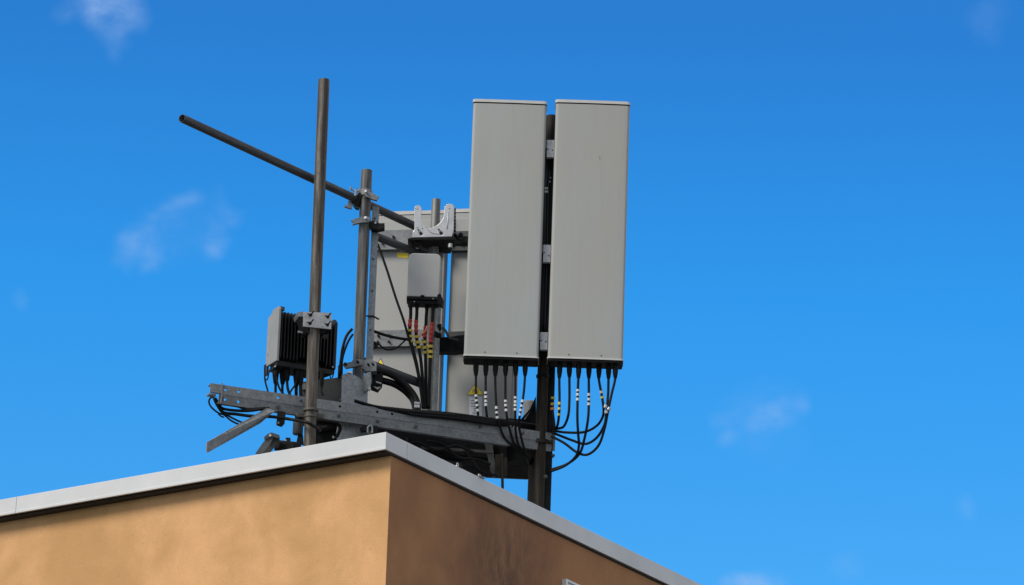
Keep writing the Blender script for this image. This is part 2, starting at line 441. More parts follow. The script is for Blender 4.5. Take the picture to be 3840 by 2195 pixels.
# wide lower post behind the pipe, with the bolts that hold it
bm = BM(); a, b = U(2000, 1990, YM+.07), U(2012, 1690, YM+.07)
ax = (V((1, 0, 0)), V((0, 1, 0)), (b-a).normalized())
add_box(bm, (a+b)/2 + V((0.004, .01, 0)), .118, .08, (b-a).length, ax=ax, bev=.006); obj('lower_post', bm, 'pole_mast', mast)
bm = BM(); a, b = U(2046, 1990, YM+.05), U(2069, 1300, YM+.05)
ax = (V((1, 0, 0)), V((0, 1, 0)), (b-a).normalized())
add_box(bm, (a+b)/2, .064, .05, (b-a).length, ax=ax, bev=.004); obj('cable_channel', bm, 'dark', mast)
bm = BM()
for x, y in ((2043, 1790), (2071, 1712)): add_cyl(bm, U(x, y, YM-.05 if x < 2060 else YM+.02), V((.3, -1, 0)), .013, .03)
obj('bolt', bm, 'darkgrey', mast)
for py0, py1 in ((525, 590), (918, 984), (1246, 1312)):
    bm = BM(); a, b = U(mx(py1)-4, py1, YM-.075), U(mx(py0)-4, py0, YM-.075)
    add_box(bm, (a+b)/2 + V((0, .01, 0)), .62, .012, (b-a).length, bev=.003)
    add_box(bm, (a+b)/2 + V((0, .036, (b-a).length/2-.003)), .62, .045, .006, bev=.001)
    add_box(bm, (a+b)/2 + V((0, .036, -(b-a).length/2+.003)), .62, .045, .006, bev=.001)
    br = obj('mounting_rail', bm, 'galv', mast)
    bm = BM(); a, b = U(mx(py1)-.5, py1, YP+.055), U(mx(py0)-.5, py0, YP+.055)
    add_box(bm, (a+b)/2 + V((0, .02, 0)), .058, .04, (b-a).length, bev=.003); obj('gap_bracket', bm, 'galvlight', mast)
    bm = BM(); c = (a+b)/2
    for sx in (-.02, .015): add_cyl(bm, c + V((sx, .004, random.uniform(-.02, .02))), V((0, -1, 0)), .006, .006)
    add_box(bm, c + V((0, .13, 0)), .11, .09, .07, bev=.006); obj('pole_clamp', bm, 'dark', mast)
# jumper lead running down behind the panels in the gap
def gap_lead():
    pts = smooth_path([(2058, 640, YM-.09), (2052, 700, YM-.10), (2050, 800, YM-.08), (2046, 1000, YM-.08), (2038, 1240, YM-.08)], 6)
    bm = BM(); add_tube(bm, [U(*p) for p in pts], .011, 10); r = tag(obj('jumper_lead', bm, 'rubber', origin=U(2038, 1240, YM)), 'black lead with two white bands in the gap between the front panels', 'cable')
    bm = BM()
    for y in (708, 721): add_tube(bm, [U(2049, y+4, YM-.1), U(2049.5, y-4, YM-.1)], .0135, 10)
    obj('marker_band', bm, 'white', r)
    bm = BM()
    for x, y in ((2064, 668), (2052, 680), (2062, 683)): add_cyl(bm, U(x, y, YM-.09), V((0, -1, 0)), .006, .01)
    obj('gland', bm, 'galvlight', r)

def front_panel(x0, x1, xt0, yb0, yb1, yt, label, mat, Y, depth=.178):
    PL = U(x0, yb0, Y); PR = U(x1, yb1, Y); w = (PR-PL).length
    x = V((PR.x-PL.x, PR.y-PL.y, 0)).normalized(); y = V((-x.y, x.x, 0))
    PT = U(xt0, yt, Y); H = PT.z - PL.z
    o = thing('panel_antenna', label, 'antenna', PL, 'tall grey antenna panels facing the street')
    up = V((0, 0, 1))
    bm = BM(); add_section(bm, rrect(w, depth, .022, .018, .004), PL, 0.012, H-.036, x, y); obj('radome', bm, mat, o, 50)
    bm = BM(); add_section(bm, rrect(w, depth, .02, .018, .004, e=-.0015), PL, H-.036, H-.026, x, y); obj('seam', bm, 'black', o, 50)
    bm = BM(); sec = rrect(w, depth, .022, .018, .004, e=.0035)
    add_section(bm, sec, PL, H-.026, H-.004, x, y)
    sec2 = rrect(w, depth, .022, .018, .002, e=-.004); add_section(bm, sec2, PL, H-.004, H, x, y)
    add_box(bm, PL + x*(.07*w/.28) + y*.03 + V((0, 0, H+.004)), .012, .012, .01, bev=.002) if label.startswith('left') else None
    obj('top_cap', bm, 'cap', o, 50)  # paler cap colour paints in the sunlight on the rounded lid
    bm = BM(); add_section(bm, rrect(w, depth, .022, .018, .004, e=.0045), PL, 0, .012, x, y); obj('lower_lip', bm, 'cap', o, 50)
    bm = BM(); add_section(bm, rrect(w, depth, .02, .018, .003, e=-.001), PL, -.018, 0, x, y); obj('bottom_cap', bm, 'black', o, 50)
    for t in (.28, .71):
        bm = BM(); add_cyl(bm, PL + x*w*t + V((0, 0, .032)) + y*.0, -y, .0045, .006, 10); obj('screw', bm, 'dark', o)
    return o, PL, x, y, w
pa, PLa, xa, ya, wa = front_panel(1739, 2019, 1776, 1334, 1342, 370, 'left one of the two tall grey panels, partly hiding the rear panels', 'radome', YP)
pb, PLb, xb, yb_, wb = front_panel(2054, 2336, 2093, 1343, 1351, 372, 'right one of the two tall grey panels, open sky on its right', 'radome2', YP)
# thin scratch on the right panel
bm = BM(); sc = [(2245, 584), (2249, 590), (2250, 600)]
add_tube(bm, [U(x, y, YP-.0045) for x, y in sc], .0012, 6); obj('scratch', bm, 'ink', pb)
gap_lead()

# ------------------------------------------------------------------ cables (every one a thing with boot and tape)
def cable(name, label, path, r=.0095, boot=None, bands=(), cat='cable', group=None, mat='rubber', bandgrow=1.24, bandh=9.8):
    """path of (px, py, depth); boot = (y0, y1, r0, r1) along the start; bands = [(py, colour)]"""
    sp = smooth_path(path, 8); pts = [U(*p) for p in sp]
    o = thing(name, label, cat, pts[-1], group) if (boot or bands) else None
    bm = BM(); add_tube(bm, pts, r, 12)
    if o is None:
        return tag(obj(name, bm, mat, origin=pts[-1]), label, cat, group)
    obj('sheath', bm, mat, o)
    if boot:
        x0, y0, Y = path[0]; y1, r0, r1 = boot
        def at(py):
            return U(*min(sp, key=lambda q: abs(q[1]-py)))
        a = U(x0, y0-6, Y); b = at(y1); L = b-a
        bm = BM(); add_tube(bm, [a, a+L*.5, a+L*.58, a+L*.93, a+L*.97, b], [r0, r0, r0*.95, r0*.68, r1*1.05, r1], 14); obj('boot', bm, 'black', o, 40)
    cols = {}
    for py, colr in bands: cols.setdefault(colr, []).append(py)
    for py, colr in bands:
        i = min(range(len(sp)), key=lambda k: abs(sp[k][1]-py))
        j = min(max(i, 1), len(sp)-2); d = (pts[j+1]-pts[j-1]).normalized(); c = pts[j]
        # slide to exact image height
        q0, q1 = sp[j-1], sp[j+1]; t = (py-q0[1])/((q1[1]-q0[1]) or 1); c = U(*[a+(b-a)*min(max(t, 0), 1) for a, b in zip(q0, q1)])
        bm = BM(); hh = bandh*PXM*random.uniform(.85, 1.1)/2
        add_tube(bm, [c-d*hh, c+d*hh], r*bandgrow*random.uniform(.97, 1.06), 12); obj('marker_band', bm, colr, o, 40)
    return o
def zz(x, y): return 1700 + x/2.24, 1300 + y/2.24        # notes taken on an enlarged view of the photo
YJ = YP + .075
GL = 'cables hanging under the left front panel'; GR = 'cables hanging under the right front panel'
left = [
 ([(190,150),(190,250),(190,400),(205,540),(220,650),(290,750),(400,805),(520,850)], [415,455,495,535], 'first cable from the left under the left front panel, in front of the warning triangle'),
 ([(275,150),(272,250),(272,400),(277,540),(300,660),(370,750),(460,815),(560,865)], [390,425,460,490], 'cable just right of the warning triangle, taped with white bands'),
 ([(357,150),(352,250),(358,450),(370,600),(400,700),(440,780),(520,850),(590,890)], [515,555,595], 'third cable under the left front panel, its three white bands lowest of all'),
 ([(440,150),(438,250),(438,450),(450,590),(480,720),(510,815),(570,880)], [460,495,535], 'fourth cable under the left front panel with three white bands'),
 ([(525,150),(523,250),(521,450),(520,600),(525,720),(545,820),(600,900)], [430,465,495,530], 'straight fifth cable under the left front panel beside the sky gap'),
 ([(605,150),(602,250),(590,400),(565,550),(550,650),(565,740),(590,840),(620,910)], [460,500,535,570], 'cable nearest the mast under the left front panel, bending to the left'),
]
for i, (pa_, bd, lb) in enumerate(left):
    n = len(pa_)
    path = [(*zz(x, y), YJ + .16*max(0, (k-3))/(n-4)) for k, (x, y) in enumerate(pa_)]
    cable('antenna_cable', lb, path, .0092, (zz(0, 252)[1], .0205, .0105), [(zz(0, y)[1], 'white') for y in bd], group=GL)
right = [
 ([(895,160),(890,270),(892,450),(887,580),(872,670),(840,690)], [(480,'yellow'),(525,'yellow'),(570,'yellow')], 'first cable beside the mast under the right front panel, yellow bands', YJ),
 ([(975,165),(975,280),(975,450),(965,580),(930,668),(885,688),(830,690)], [], 'plain cable hooking left to the mast under the right front panel', YJ+.01),
 ([(1055,165),(1050,270),(1045,400),(1042,600),(1050,750),(1055,830),(1030,920),(940,1000),(815,1050)], [(370,'white'),(405,'white'),(445,'white')], 'third cable under the right front panel, three white bands, hanging almost straight', YJ-.02),
 ([(1140,165),(1138,270),(1138,480),(1130,620),(1100,780),(1060,900),(960,985),(815,1036)], [(405,'white'),(445,'white'),(485,'white')], 'fourth cable under the right front panel, three white bands, crossing below', YJ+.015),
 ([(1225,165),(1222,270),(1245,400),(1262,520),(1255,590),(1205,665),(1100,718),(950,722),(830,705)], [(385,'pink'),(430,'yellow')], 'fifth cable of the right front panel with one pink and one yellow band', YJ+.03),
 ([(1305,165),(1303,290),(1300,400),(1285,560),(1268,660),(1205,765),(1110,818),(990,785),(830,722)], [], 'sixth cable of the right front panel swinging in a middle loop', YJ),
 ([(1362,170),(1360,270),(1330,400),(1300,540),(1270,690),(1220,830),(1130,907),(1040,890),(930,810),(825,755)], [], 'outermost cable at the right corner of the right front panel, lowest loop', YJ-.025),
]
for pa_, bd, lb, Y in right:
    n = len(pa_)
    path = [(*zz(x, y), Y + (YM - .02 - Y)*max(0, (k-3))/(n-4)) for k, (x, y) in enumerate(pa_)]
    cable('antenna_cable', lb, path, .0098, (zz(0, 270)[1], .0205, .0105), [(zz(0, y)[1], c) for y, c in bd], group=GR)
cable('antenna_cable', 'cable lying along the mast with yellow and orange bands', [(*zz(842, 270), YM-.06), (*zz(838, 400), YM-.06), (*zz(832, 520), YM-.06), (*zz(845, 640), YM-.06), (*zz(850, 720), YM-.05)], .011, None,
      [(zz(0, 435)[1], 'yellow'), (zz(0, 485)[1], 'yellow'), (zz(0, 525)[1], 'orange')], group=GR, bandgrow=1.35)
o = thing('cable_tie', 'silver tie bundling three cables below the right front panel', 'cable tie', U(*zz(1280, 560), YJ))
bm = BM()
for (x, y), d in (((1276, 515), (.2, 0, 1)), ((1285, 562), (-.1, 0, 1)), ((1300, 535), (.5, 0, .8))):
    c = U(*zz(x, y), YJ-.035); add_cyl(bm, c, V(d), .0135, .022, 10)
obj('strap', bm, 'galvlight', o)
# cable bundle running down into the tray behind the mast
bm = BM()
for k in range(5):
    pts = smooth_path([(*zz(470+k*30, 830+k*12), YJ+.16), (*zz(560+k*20, 880+k*14), YJ+.18), (*zz(640, 935+k*8), YJ+.25), (*zz(700, 980+k*6), YM+.1)], 6)
    add_tube(bm, [U(*p) for p in pts], .017, 10)
tag(obj('cable_bundle', bm, 'rubber', origin=U(*zz(640, 940), YJ+.25)), 'black gathered cables running down to the mast below the left front panel', 'cable bundle')

# ------------------------------------------------------------------ rear panels, seen from behind
def back_panel(x0, x1, y0, y1, ytop, ybot, label, Y, yaw, lit_side):
    n = nrm(yaw); P0 = U(x0, y0, Y); P1 = onplane(x1, y1, P0, n)
    x = V((math.cos(yaw), math.sin(yaw), 0)); y = -n
    w = (P1-P0).dot(x); PT = onplane(x0, ytop, P0, n); PB = onplane(x0, ybot, P0, n)
    H = PT.z-PB.z; Pb = V((P0.x, P0.y, PB.z))
    o = thing('rear_panel_antenna', label, 'antenna', Pb, 'grey antenna panels seen from behind')
    bm = BM(); add_section(bm, rrect(w, .13, .012, .03), Pb, 0, H-.034, x, y); obj('radome', bm, 'rear', o, 50)
    bm = BM(); add_section(bm, rrect(w, .13, .012, .03, e=-.004), Pb, H-.034, H-.028, x, y); obj('seam', bm, 'black', o, 50)
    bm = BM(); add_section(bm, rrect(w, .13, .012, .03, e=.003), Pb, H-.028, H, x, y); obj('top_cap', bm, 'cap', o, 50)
    bm = BM(); add_box(bm, Pb + x*w/2 - y*.004 + V((0, 0, H/2-.02)), w-.05, .008, H-.12, yaw, .003); obj('back_plate', bm, 'rear', o)
    return o, Pb, x, y, w, H, n
YB = 33.55; YAWB = math.radians(-11)
ra, Pa, rxa, rya, rwa, rha, rna = back_panel(1390, 1670, 947, 938, 796, 1700, 'rear panel behind the steel pole and small radio box, yellow sticker showing', YB+.03, YAWB, 1)
rb, Pb_, rxb, ryb, rwb, rhb, rnb = back_panel(1692, 1950, 938, 930, 785, 1690, 'rear panel with warning triangle, mostly hidden by the left front panel', YB-.02, YAWB, 0)
# mounting rails on both rear panels
for o, P, x, y, w, n in ((ra, Pa, rxa, rya, rwa, rna), (rb, Pb_, rxb, ryb, rwb, rnb)):
    for (ya0, ya1) in ((874, 948), (1250, 1312)):
        zt = U(1560, ya0, YB).z; zb = U(1560, ya1, YB).z; c = V((P.x, P.y, (zt+zb)/2)) + x*w/2
        bm = BM(); hgt = zt-zb
        add_box(bm, c - y*.05, w-.02, .006, hgt, YAWB, .002)                    # face of the channel
        add_box(bm, c - y*.027 + V((0, 0, hgt/2-.004)), w-.02, .045, .006, YAWB, .001)
        add_box(bm, c - y*.03 + V((0, 0, -hgt/2+.004)), w-.02, .05, .006, YAWB, .001)
        rl = obj('mounting_rail', bm, 'galvdull' if o is ra else 'darkgrey', o)
        bm = BM()
        for u in (-.36, -.2, .3): add_cyl(bm, c - y*.055 + x*u*w*.9 + V((0, 0, .02)), -y, .011, .012); add_cyl(bm, c - y*.055 + x*u*w*.9 + V((0, 0, -.03)), -y, .009, .016)
        obj('bolt', bm, 'dark', rl)
# stickers
def sticker(o, pxs, P, n, th, mat, name, parent=None):
    bm = BM(); add_prism(bm, [onplane(x, y, P, n) for x, y in pxs], n*th); return obj(name, bm, mat, parent or o)
Pf = Pb_ - ryb*.0082
tri = sticker(rb, [(1783, 1437), (1816, 1482), (1751, 1482)], Pf, rnb, .002, 'ink', 'warning_sign')
sticker(rb, [(1783, 1441.5), (1812, 1480), (1754, 1480)], Pf - ryb*.002, rnb, .001, 'signyellow', 'sign_face', tri)
bm = BM()
for r_, k in ((6, 0), (11, 0)):
    for s in (-1, 1):
        pts = [onplane(1783 + s*r_*math.cos(a), 1466 + r_*math.sin(a), Pf - ryb*.004, rnb) for a in (-.9, -.45, 0, .45, .9)]
        add_tube(bm, pts, .0014, 6)
add_cyl(bm, onplane(1783, 1466, Pf - ryb*.002, rnb), rnb, .005, .003, 10)
add_tube(bm, [onplane(1783, 1466, Pf - ryb*.004, rnb), onplane(1783, 1477, Pf - ryb*.004, rnb)], .003, 6)
obj('wave_symbol', bm, 'ink', tri)
lab = sticker(rb, [(1760, 1490), (1808, 1488), (1808, 1560), (1760, 1562)], Pf, rnb, .0015, 'paper', 'paper_label')
bm = BM()
for y, xa0, xa1 in ((1503, 1766, 1776), (1504, 1780, 1783), (1513, 1764, 1785), (1524, 1764, 1800), (1533, 1776, 1788), (1541, 1777, 1796), (1550, 1772, 1790)):
    q = lambda x, yy: onplane(x, yy, Pf - ryb*.0015, rnb)
    add_prism(bm, [q(xa0, y-1.5), q(xa1, y-1.5), q(xa1, y+1), q(xa0, y+1)], rnb*.0008)
obj('printed_lines', bm, 'ink', lab)
Pf2 = Pa - rya*.0082
sticker(ra, [(1488, 950), (1532, 950), (1530, 968), (1492, 966)], Pf2, rna, .002, 'signyellow', 'warning_sign')
t2 = sticker(ra, [(1427, 1342), (1443, 1372), (1412, 1370)], Pf2, rna, .002, 'ink', 'warning_sign')
sticker(ra, [(1427, 1349), (1438, 1369), (1417, 1368)], Pf2 - rya*.002, rna, .001, 'signyellow', 'sign_face', t2)

# ------------------------------------------------------------------ centre pole, cradle bracket and small radio
YCn = 33.1
A = U(1598, 1640, YCn); B = U(1636, 749, YCn)
cp = thing('support_pole', 'short grey pole rising behind the white cradle bracket', 'pole', A, 'steel poles of the antenna frame')
bm = BM(); add_pipe(bm, A, B, .0345, 24, mouth='B'); obj('pipe', bm, 'pole_light', cp, 40)
bm = BM(); a, b = U(1624, 1560, YCn+.1), U(1646, 950, YCn+.1)
ax = (V((1, 0, 0)), V((0, 1, 0)), (b-a).normalized()); add_box(bm, (a+b)/2, .062, .05, (b-a).length, ax=ax); obj('backing_channel', bm, 'galv', cp)
YK = YCn - .16
ck = thing('cradle_bracket', 'white cast two pronged cradle bracket above the small radio box', 'bracket', U(1620, 930, YK))
outl = [(1554,861),(1554,782),(1557,773),(1567,769),(1576,772),(1581,781),(1580,815),(1583,832),(1592,842),(1598,853),(1606,858),(1622,853),(1638,845),(1653,833),(1663,815),(1666,790),(1667,776),(1674,766),(1686,764),(1699,767),(1704,777),(1703,830),(1702,862),(1695,888),(1547,892),(1548,870)]
def slot(cx, cy, s=1):
    return [(cx-10*s, cy-11*s), (cx-6*s, cy-13*s), (cx, cy-6*s), (cx+9*s, cy+2*s), (cx+10*s, cy+8*s), (cx+3*s, cy+12*s), (cx-5*s, cy+6*s), (cx-5*s, cy-2*s)]
bm = BM(); PP(bm, outl, YK, .02, 0, [slot(1576, 873), slot(1652, 871)])
# side returns that give the casting its depth
add_box(bm, U(1550.5, 876, YK+.045) + V((.0, .0, 0)), .008, .07, .03, bev=.002)
a, b = U(1698, 884, YK+.05), U(1703, 780, YK+.05)
ax = (V((1, 0, 0)), V((0, 1, 0)), (b-a).normalized()); add_box(bm, (a+b)/2, .010, .075, (b-a).length, ax=ax, bev=.003)
o_ = obj('casting', bm, 'alu', ck)
md = o_.modifiers.new('bevel', 'BEVEL'); md.width = .004; md.segments = 2; md.angle_limit = math.radians(50)
bm = BM()
ribl = smooth_path([(1596, 846), (1606, 862), (1622, 874), (1640, 877), (1648, 876)], 5)
add_tube(bm, [U(x, y, YK-.001) for x, y in ribl], .0035, 8)
ribl = [(1681, 790), (1679, 835), (1676, 860)]; add_tube(bm, [U(x, y, YK-.001) for x, y in ribl], .003, 8)
obj('rib', bm, 'alu', ck)
bm = BM()
for k in range(7): add_box(bm, U(1706, 788 + k*13, YK+.04), .014, .05, .012, bev=.003)
obj('toothed_edge', bm, 'dark', ck)
bm = BM()
for x, y in ((1558, 781), (1566, 785), (1565, 854), (1584, 858), (1671, 770), (1685, 783)): add_cyl(bm, U(x, y, YK), V((0, -1, 0)), .0038, .002, 10)
for x, y in ((1579, 876), (1655, 875)): add_cyl(bm, U(x, y, YK+.012), V((0, -1, 0)), .014, .006, 6)
obj('bolt', bm, 'dark', ck)
bm = BM(); P = U(1530, 897, YK-.02)
PP(bm, [(1529, 895), (1545, 891), (1700, 888), (1708, 893), (1706, 898), (1545, 900)], YK-.03, .20)
PP(bm, [(1562, 903), (1700, 899), (1690, 936), (1650, 936), (1600, 928), (1574, 918)], YCn+.04, .1)
PP(bm, [(1552, 903), (1575, 903), (1590, 935), (1612, 941), (1600, 944), (1570, 930), (1560, 915)], YK+.0, .03)
obj('shelf_plate', bm, 'dark', ck)
bm = BM(); a = U(1688, 928, YK+.0); add_cyl(bm, a, V((0, 0, 1)), .017, .028, 18); obj('spacer', bm, 'alu', ck)
bm = BM(); add_box(bm, U(1728, 905, YK+.25), .12, .05, .07); add_cyl(bm, U(1717, 890, YK+.2), V((.6, -1, .2)), .018, .05, 10)
add_tube(bm, [U(1705, 880, YK+.05), U(1722, 900, YK+.15), U(1740, 890, YK+.2)], .013, 10); obj('side_clamp', bm, 'dark', ck)

YR = YCn - .26
sr = thing('small_radio_unit', 'small grey rounded radio box hanging below the cradle bracket', 'radio unit', U(1590, 1130, YR))
PL = U(1525, 1112, YR); PR = U(1647, 1112, YR); w = PR.x-PL.x; Hh = U(1527, 948, YR).z - PL.z
def rr2(w, h, r, k=7):
    pts = []
    for cx, cy, a0 in ((w-r, r, -PI/2), (w-r, h-r, 0), (r, h-r, PI/2), (r, r, PI)):
        rr_ = r if cy > h/2 else r*.25; cx2 = (w-rr_) if cx > w/2 else rr_; cy2 = (h-rr_) if cy > h/2 else rr_
        for i in range(k+1):
            a = a0 + PI/2*i/k; pts.append((cx2+rr_*math.cos(a), cy2+rr_*math.sin(a)))
    return pts
bm = BM(); lean = math.tan(math.radians(.3))
add_prism(bm, [V((PL.x + u + lean*v, PL.y, PL.z+v)) for u, v in rr2(w, Hh, .04)], V((0.012, .1, 0)))
o_ = obj('shell', bm, 'rrubox', sr, 40); md = o_.modifiers.new('bevel', 'BEVEL'); md.width = .008; md.segments = 3; md.angle_limit = math.radians(60)
bm = BM(); add_box(bm, V((PL.x+w/2+.006, PL.y+.055, PL.z-.012)), w+.012, .13, .024, bev=.004)
add_box(bm, V((PL.x+w/2+.004, PL.y+.06, PL.z-.036)), w-.01, .11, .03, bev=.004)
add_prism(bm, [U(1640, 1107, YR-.01), U(1650, 1100, YR-.01), U(1659, 1118, YR-.01), U(1655, 1146, YR-.01), U(1641, 1138, YR-.01)], V((.012, .09, 0)))
add_box(bm, U(1584, 1110, YR-.012), .03, .012, .012, bev=.003)
obj('bottom_plate', bm, 'black', sr)
bm = BM(); add_cyl(bm, U(1554, 1132, YR-.01), V((0, -1, 0)), .004, .004, 8); add_cyl(bm, U(1624, 1121, YR-.01), V((0, -1, 0)), .004, .004, 8); obj('screw', bm, 'galvlight', sr)
def z6(x, y): return 1480 + x/4.853, 1080 + y/4.853
GC = 'cables hanging from the small radio box'
rc = [
 ([(290,250),(292,400),(290,520),(278,640),(275,800),(290,960),(340,1150),(400,1400),(470,1800),(520,2200)], [(780,'yellow'),(885,'yellow'),(978,'yellow')], (570,720), 'leftmost cable of the small radio box with red sleeve and three yellow bands', 410, -.03),
 ([(408,250),(405,400),(400,520),(390,640),(390,780),(395,890),(415,1000),(440,1100),(480,1350),(510,1700),(545,2200)], [(895,'yellow'),(995,'yellow'),(1085,'yellow')], (580,830), 'second cable from the left of the small radio box with red sleeve', 420, -.01),
 ([(590,250),(585,400),(575,520),(570,650),(555,800),(550,950),(552,1090),(560,1180),(565,1500),(575,2200)], [(990,'yellow'),(1090,'yellow'),(1180,'yellow')], (690,930), 'third cable of the small radio box, orange tie over its red sleeve', 430, .02),
 ([(705,250),(702,400),(690,560),(680,700),(665,850),(655,980),(655,1170),(650,1265),(640,1500),(620,2200)], [(1070,'yellow'),(1165,'yellow'),(1260,'yellow')], (620,1010), 'rightmost cable of the small radio box, longest red sleeve and lowest yellow bands', 440, -.02),
]
for pa_, bd, (r0, r1), lb, by, dy in rc:
    n = len(pa_); path = [(*z6(x, y), YR+.05+dy + .05*k/n) for k, (x, y) in enumerate(pa_)]
    o = cable('radio_cable', lb, path, .0128, (z6(0, by)[1], .018, .010), [(z6(0, y)[1], c) for y, c in bd], group=GC, bandgrow=1.5, bandh=10.5)
    sp = [q for q in smooth_path(path, 8) if z6(0, r0)[1] <= q[1] <= z6(0, r1)[1]]
    bm = BM(); add_tube(bm, [U(*q) for q in sp], [.015 + .0018*math.sin(i*1.3) for i in range(len(sp))], 10); obj('red_sleeve', bm, 'red', o)
bm = BM()
tp = smooth_path([(*z6(430, 900), YR+.02), (*z6(480, 850), YR), (*z6(560, 780), YR), (*z6(590, 690), YR+.01)], 5); add_tube(bm, [U(*p) for p in tp], .004, 8)
tag(obj('cable_tie', bm, 'orange', origin=U(*z6(500, 850), YR)), 'orange tie across the red sleeved cables under the small radio box', 'cable tie')

# ------------------------------------------------------------------ middle pole, channel, tubes and couplers
YMid = 32.57
A = U(1333, 1640, YMid); B = U(1375, 640, YMid)
def fx_mid(py): return 1375 + (py-640)*(1333-1375)/1000
mp = thing('support_pole', 'thick grey pole left of the rear panels, with scaffold couplers', 'pole', A, 'steel poles of the antenna frame')
bm = BM(); add_pipe(bm, A, B, .0425, 28, mouth='B'); obj('pipe', bm, 'pole_grey', mp, 40)
# galvanised channel beside it
a, b = U(1381, 1440, YMid+.06), U(1409, 775, YMid+.06)
chp = thing('channel_post', 'galvanised upright channel fixed along the right of the thick grey pole', 'post', a)
up = (b-a).normalized(); L = (b-a).length; ax = (V((1, 0, 0)), V((0, 1, 0)), up); c = (a+b)/2
bm = BM(); add_box(bm, c, .052, .006, L, ax=ax, bev=.001); add_box(bm, c + V((-.023, .03, 0)), .006, .05, L, ax=ax, bev=.001); add_box(bm, c + V((.023, .03, 0)), .006, .05, L, ax=ax, bev=.001)
obj('profile', bm, 'galv', chp)
bm = BM()
for t in (.08, .3, .52, .7, .93): add_cyl(bm, a.lerp(b, t) + V((.004*random.uniform(-1, 1), -.003, 0)), V((0, -1, 0)), .008, .004, 8)
add_cyl(bm, U(1390, 1190, YMid+.05), V((0, -1, 0)), .006, .004, 8); obj('bolt', bm, 'darkgrey', chp)
bm = BM(); PP(bm, [(1370, 1183), (1400, 1183), (1424, 1196), (1417, 1199), (1398, 1187), (1370, 1187)], YMid+.045, .01); obj('clip', bm, 'dark', chp)
bm = BM(); a2, b2 = U(1389, 1180, YMid+.1), U(1400, 640+160, YMid+.1)
# scaffold tubes (horizontal, running back from the street)
def crossY(Y0, px):
    z = U(682, 444, Y0).z; q = onz(px, 444 + (px-682)*(853-444)/(1565-682), z); return q.y
YT = 30.75 * (YMid + .092) / crossY(30.75, 1369)
print('tube', YT, crossY(YT, 1209), crossY(YT, 1565))
T0 = U(682, 444, YT); T1 = onz(1565, 853, T0.z)
tb = tag(obj('scaffold_tube', (lambda b: (add_pipe(b, T1, T0, .0315, 24, mouth='B', n=30), b)[1])(BM()), 'tube', origin=T1), 'long dark tube sticking out to the left, clamped to the grey pole', 'tube', 'scaffold tubes')
S0 = U(1412, 888, YMid+.16); S1 = onz(1600, 963, S0.z)
tag(obj('scaffold_tube', (lambda b: (add_pipe(b, S0, S1, .031, 24, mouth='', n=10), b)[1])(BM()), 'tube', origin=S1), 'short dark tube below the long one, ending behind the small radio box', 'tube', 'scaffold tubes')
A3 = U(1350, 1352, YMid+.09); B3 = U(1590, 1443, YMid+.42)
tag(obj('scaffold_tube', (lambda b: (add_pipe(b, A3, B3, .034, 24, mouth='', n=10), b)[1])(BM()), 'tube', origin=B3), 'lower dark tube from the foot of the grey pole, under the small yellow triangle', 'tube', 'scaffold tubes')
# couplers
def halfring(bm, py, h, r, fx, Y):
    ring(bm, py, h, r, Y, fx)
k1 = thing('scaffold_coupler', 'upper dark coupler joining the long tube to the grey pole', 'coupler', U(1368, 750, YMid), 'scaffold couplers on the grey pole')
bm = BM(); halfring(bm, 737, 22, .05, fx_mid, YMid)
PP(bm, [(1370, 720), (1383, 718), (1421, 737), (1417, 743), (1413, 752), (1398, 748), (1368, 735)], YMid-.06, .03)
obj('body', bm, 'galvdull', k1)
bm = BM(); PP(bm, [(1333, 735), (1350, 724), (1366, 727), (1352, 745), (1344, 776), (1332, 772), (1320, 757), (1322, 742)], YMid-.04, .09); obj('jaw', bm, 'dark', k1)
bm = BM(); PP(bm, [(1306, 752), (1320, 756), (1319, 782), (1308, 780), (1292, 775), (1291, 770), (1303, 771)], YMid-.03, .03)
PP(bm, [(1322, 762), (1341, 772), (1346, 777), (1340, 779), (1321, 770)], YMid-.03, .02)
PP(bm, [(1338, 705), (1347, 707), (1349, 722), (1342, 726), (1337, 718)], YMid-.03, .03)
obj('flap', bm, 'galvdull', k1)
bm = BM()
for x, y, d in ((1316, 712, (0, -.3, 1)), (1332, 735, (0, 0, 1)), (1343, 716, (.2, -1, 0)), (1374, 721, (-.3, -1, .1))): add_cyl(bm, U(x, y, YMid-.065), V(d), .0095, .022, 6)
add_tube(bm, [U(1311, 709, YMid-.05), U(1324, 714, YMid-.05), U(1331, 722, YMid-.05)], .006, 8); add_tube(bm, [U(1332, 737, YMid-.06), U(1333, 712, YMid-.06)], .005, 8)
obj('bolt', bm, 'galvlight', k1)
k2 = thing('scaffold_coupler', 'lower coupler on the grey pole with a pale winged flap at left', 'coupler', U(1368, 838, YMid), 'scaffold couplers on the grey pole')
bm = BM(); PP(bm, [(1316, 826), (1334, 820), (1352, 815), (1384, 814), (1387, 822), (1383, 832), (1345, 836), (1322, 842), (1328, 835)], YMid-.062, .035); obj('flap', bm, 'galv', k2)
bm = BM(); PP(bm, [(1384, 833), (1400, 826), (1424, 838), (1442, 837), (1442, 855), (1418, 860), (1392, 858), (1384, 845)], YMid-.03, .08); obj('jaw', bm, 'dark', k2)
bm = BM(); halfring(bm, 836, 17, .049, fx_mid, YMid); obj('body', bm, 'galvdull', k2)
bm = BM(); add_cyl(bm, U(1376, 823, YMid-.06), V((-.5, -1, .2)), .012, .03, 6); add_cyl(bm, U(1408, 837, YMid-.03), V((0, -1, 0)), .008, .01, 6); obj('bolt', bm, 'galvlight', k2)
k3 = thing('scaffold_coupler', 'lowest coupler at the foot of the grey pole above the plate', 'coupler', U(1340, 1375, YMid), 'scaffold couplers on the grey pole')
bm = BM(); halfring(bm, 1375, 20, .05, fx_mid, YMid)
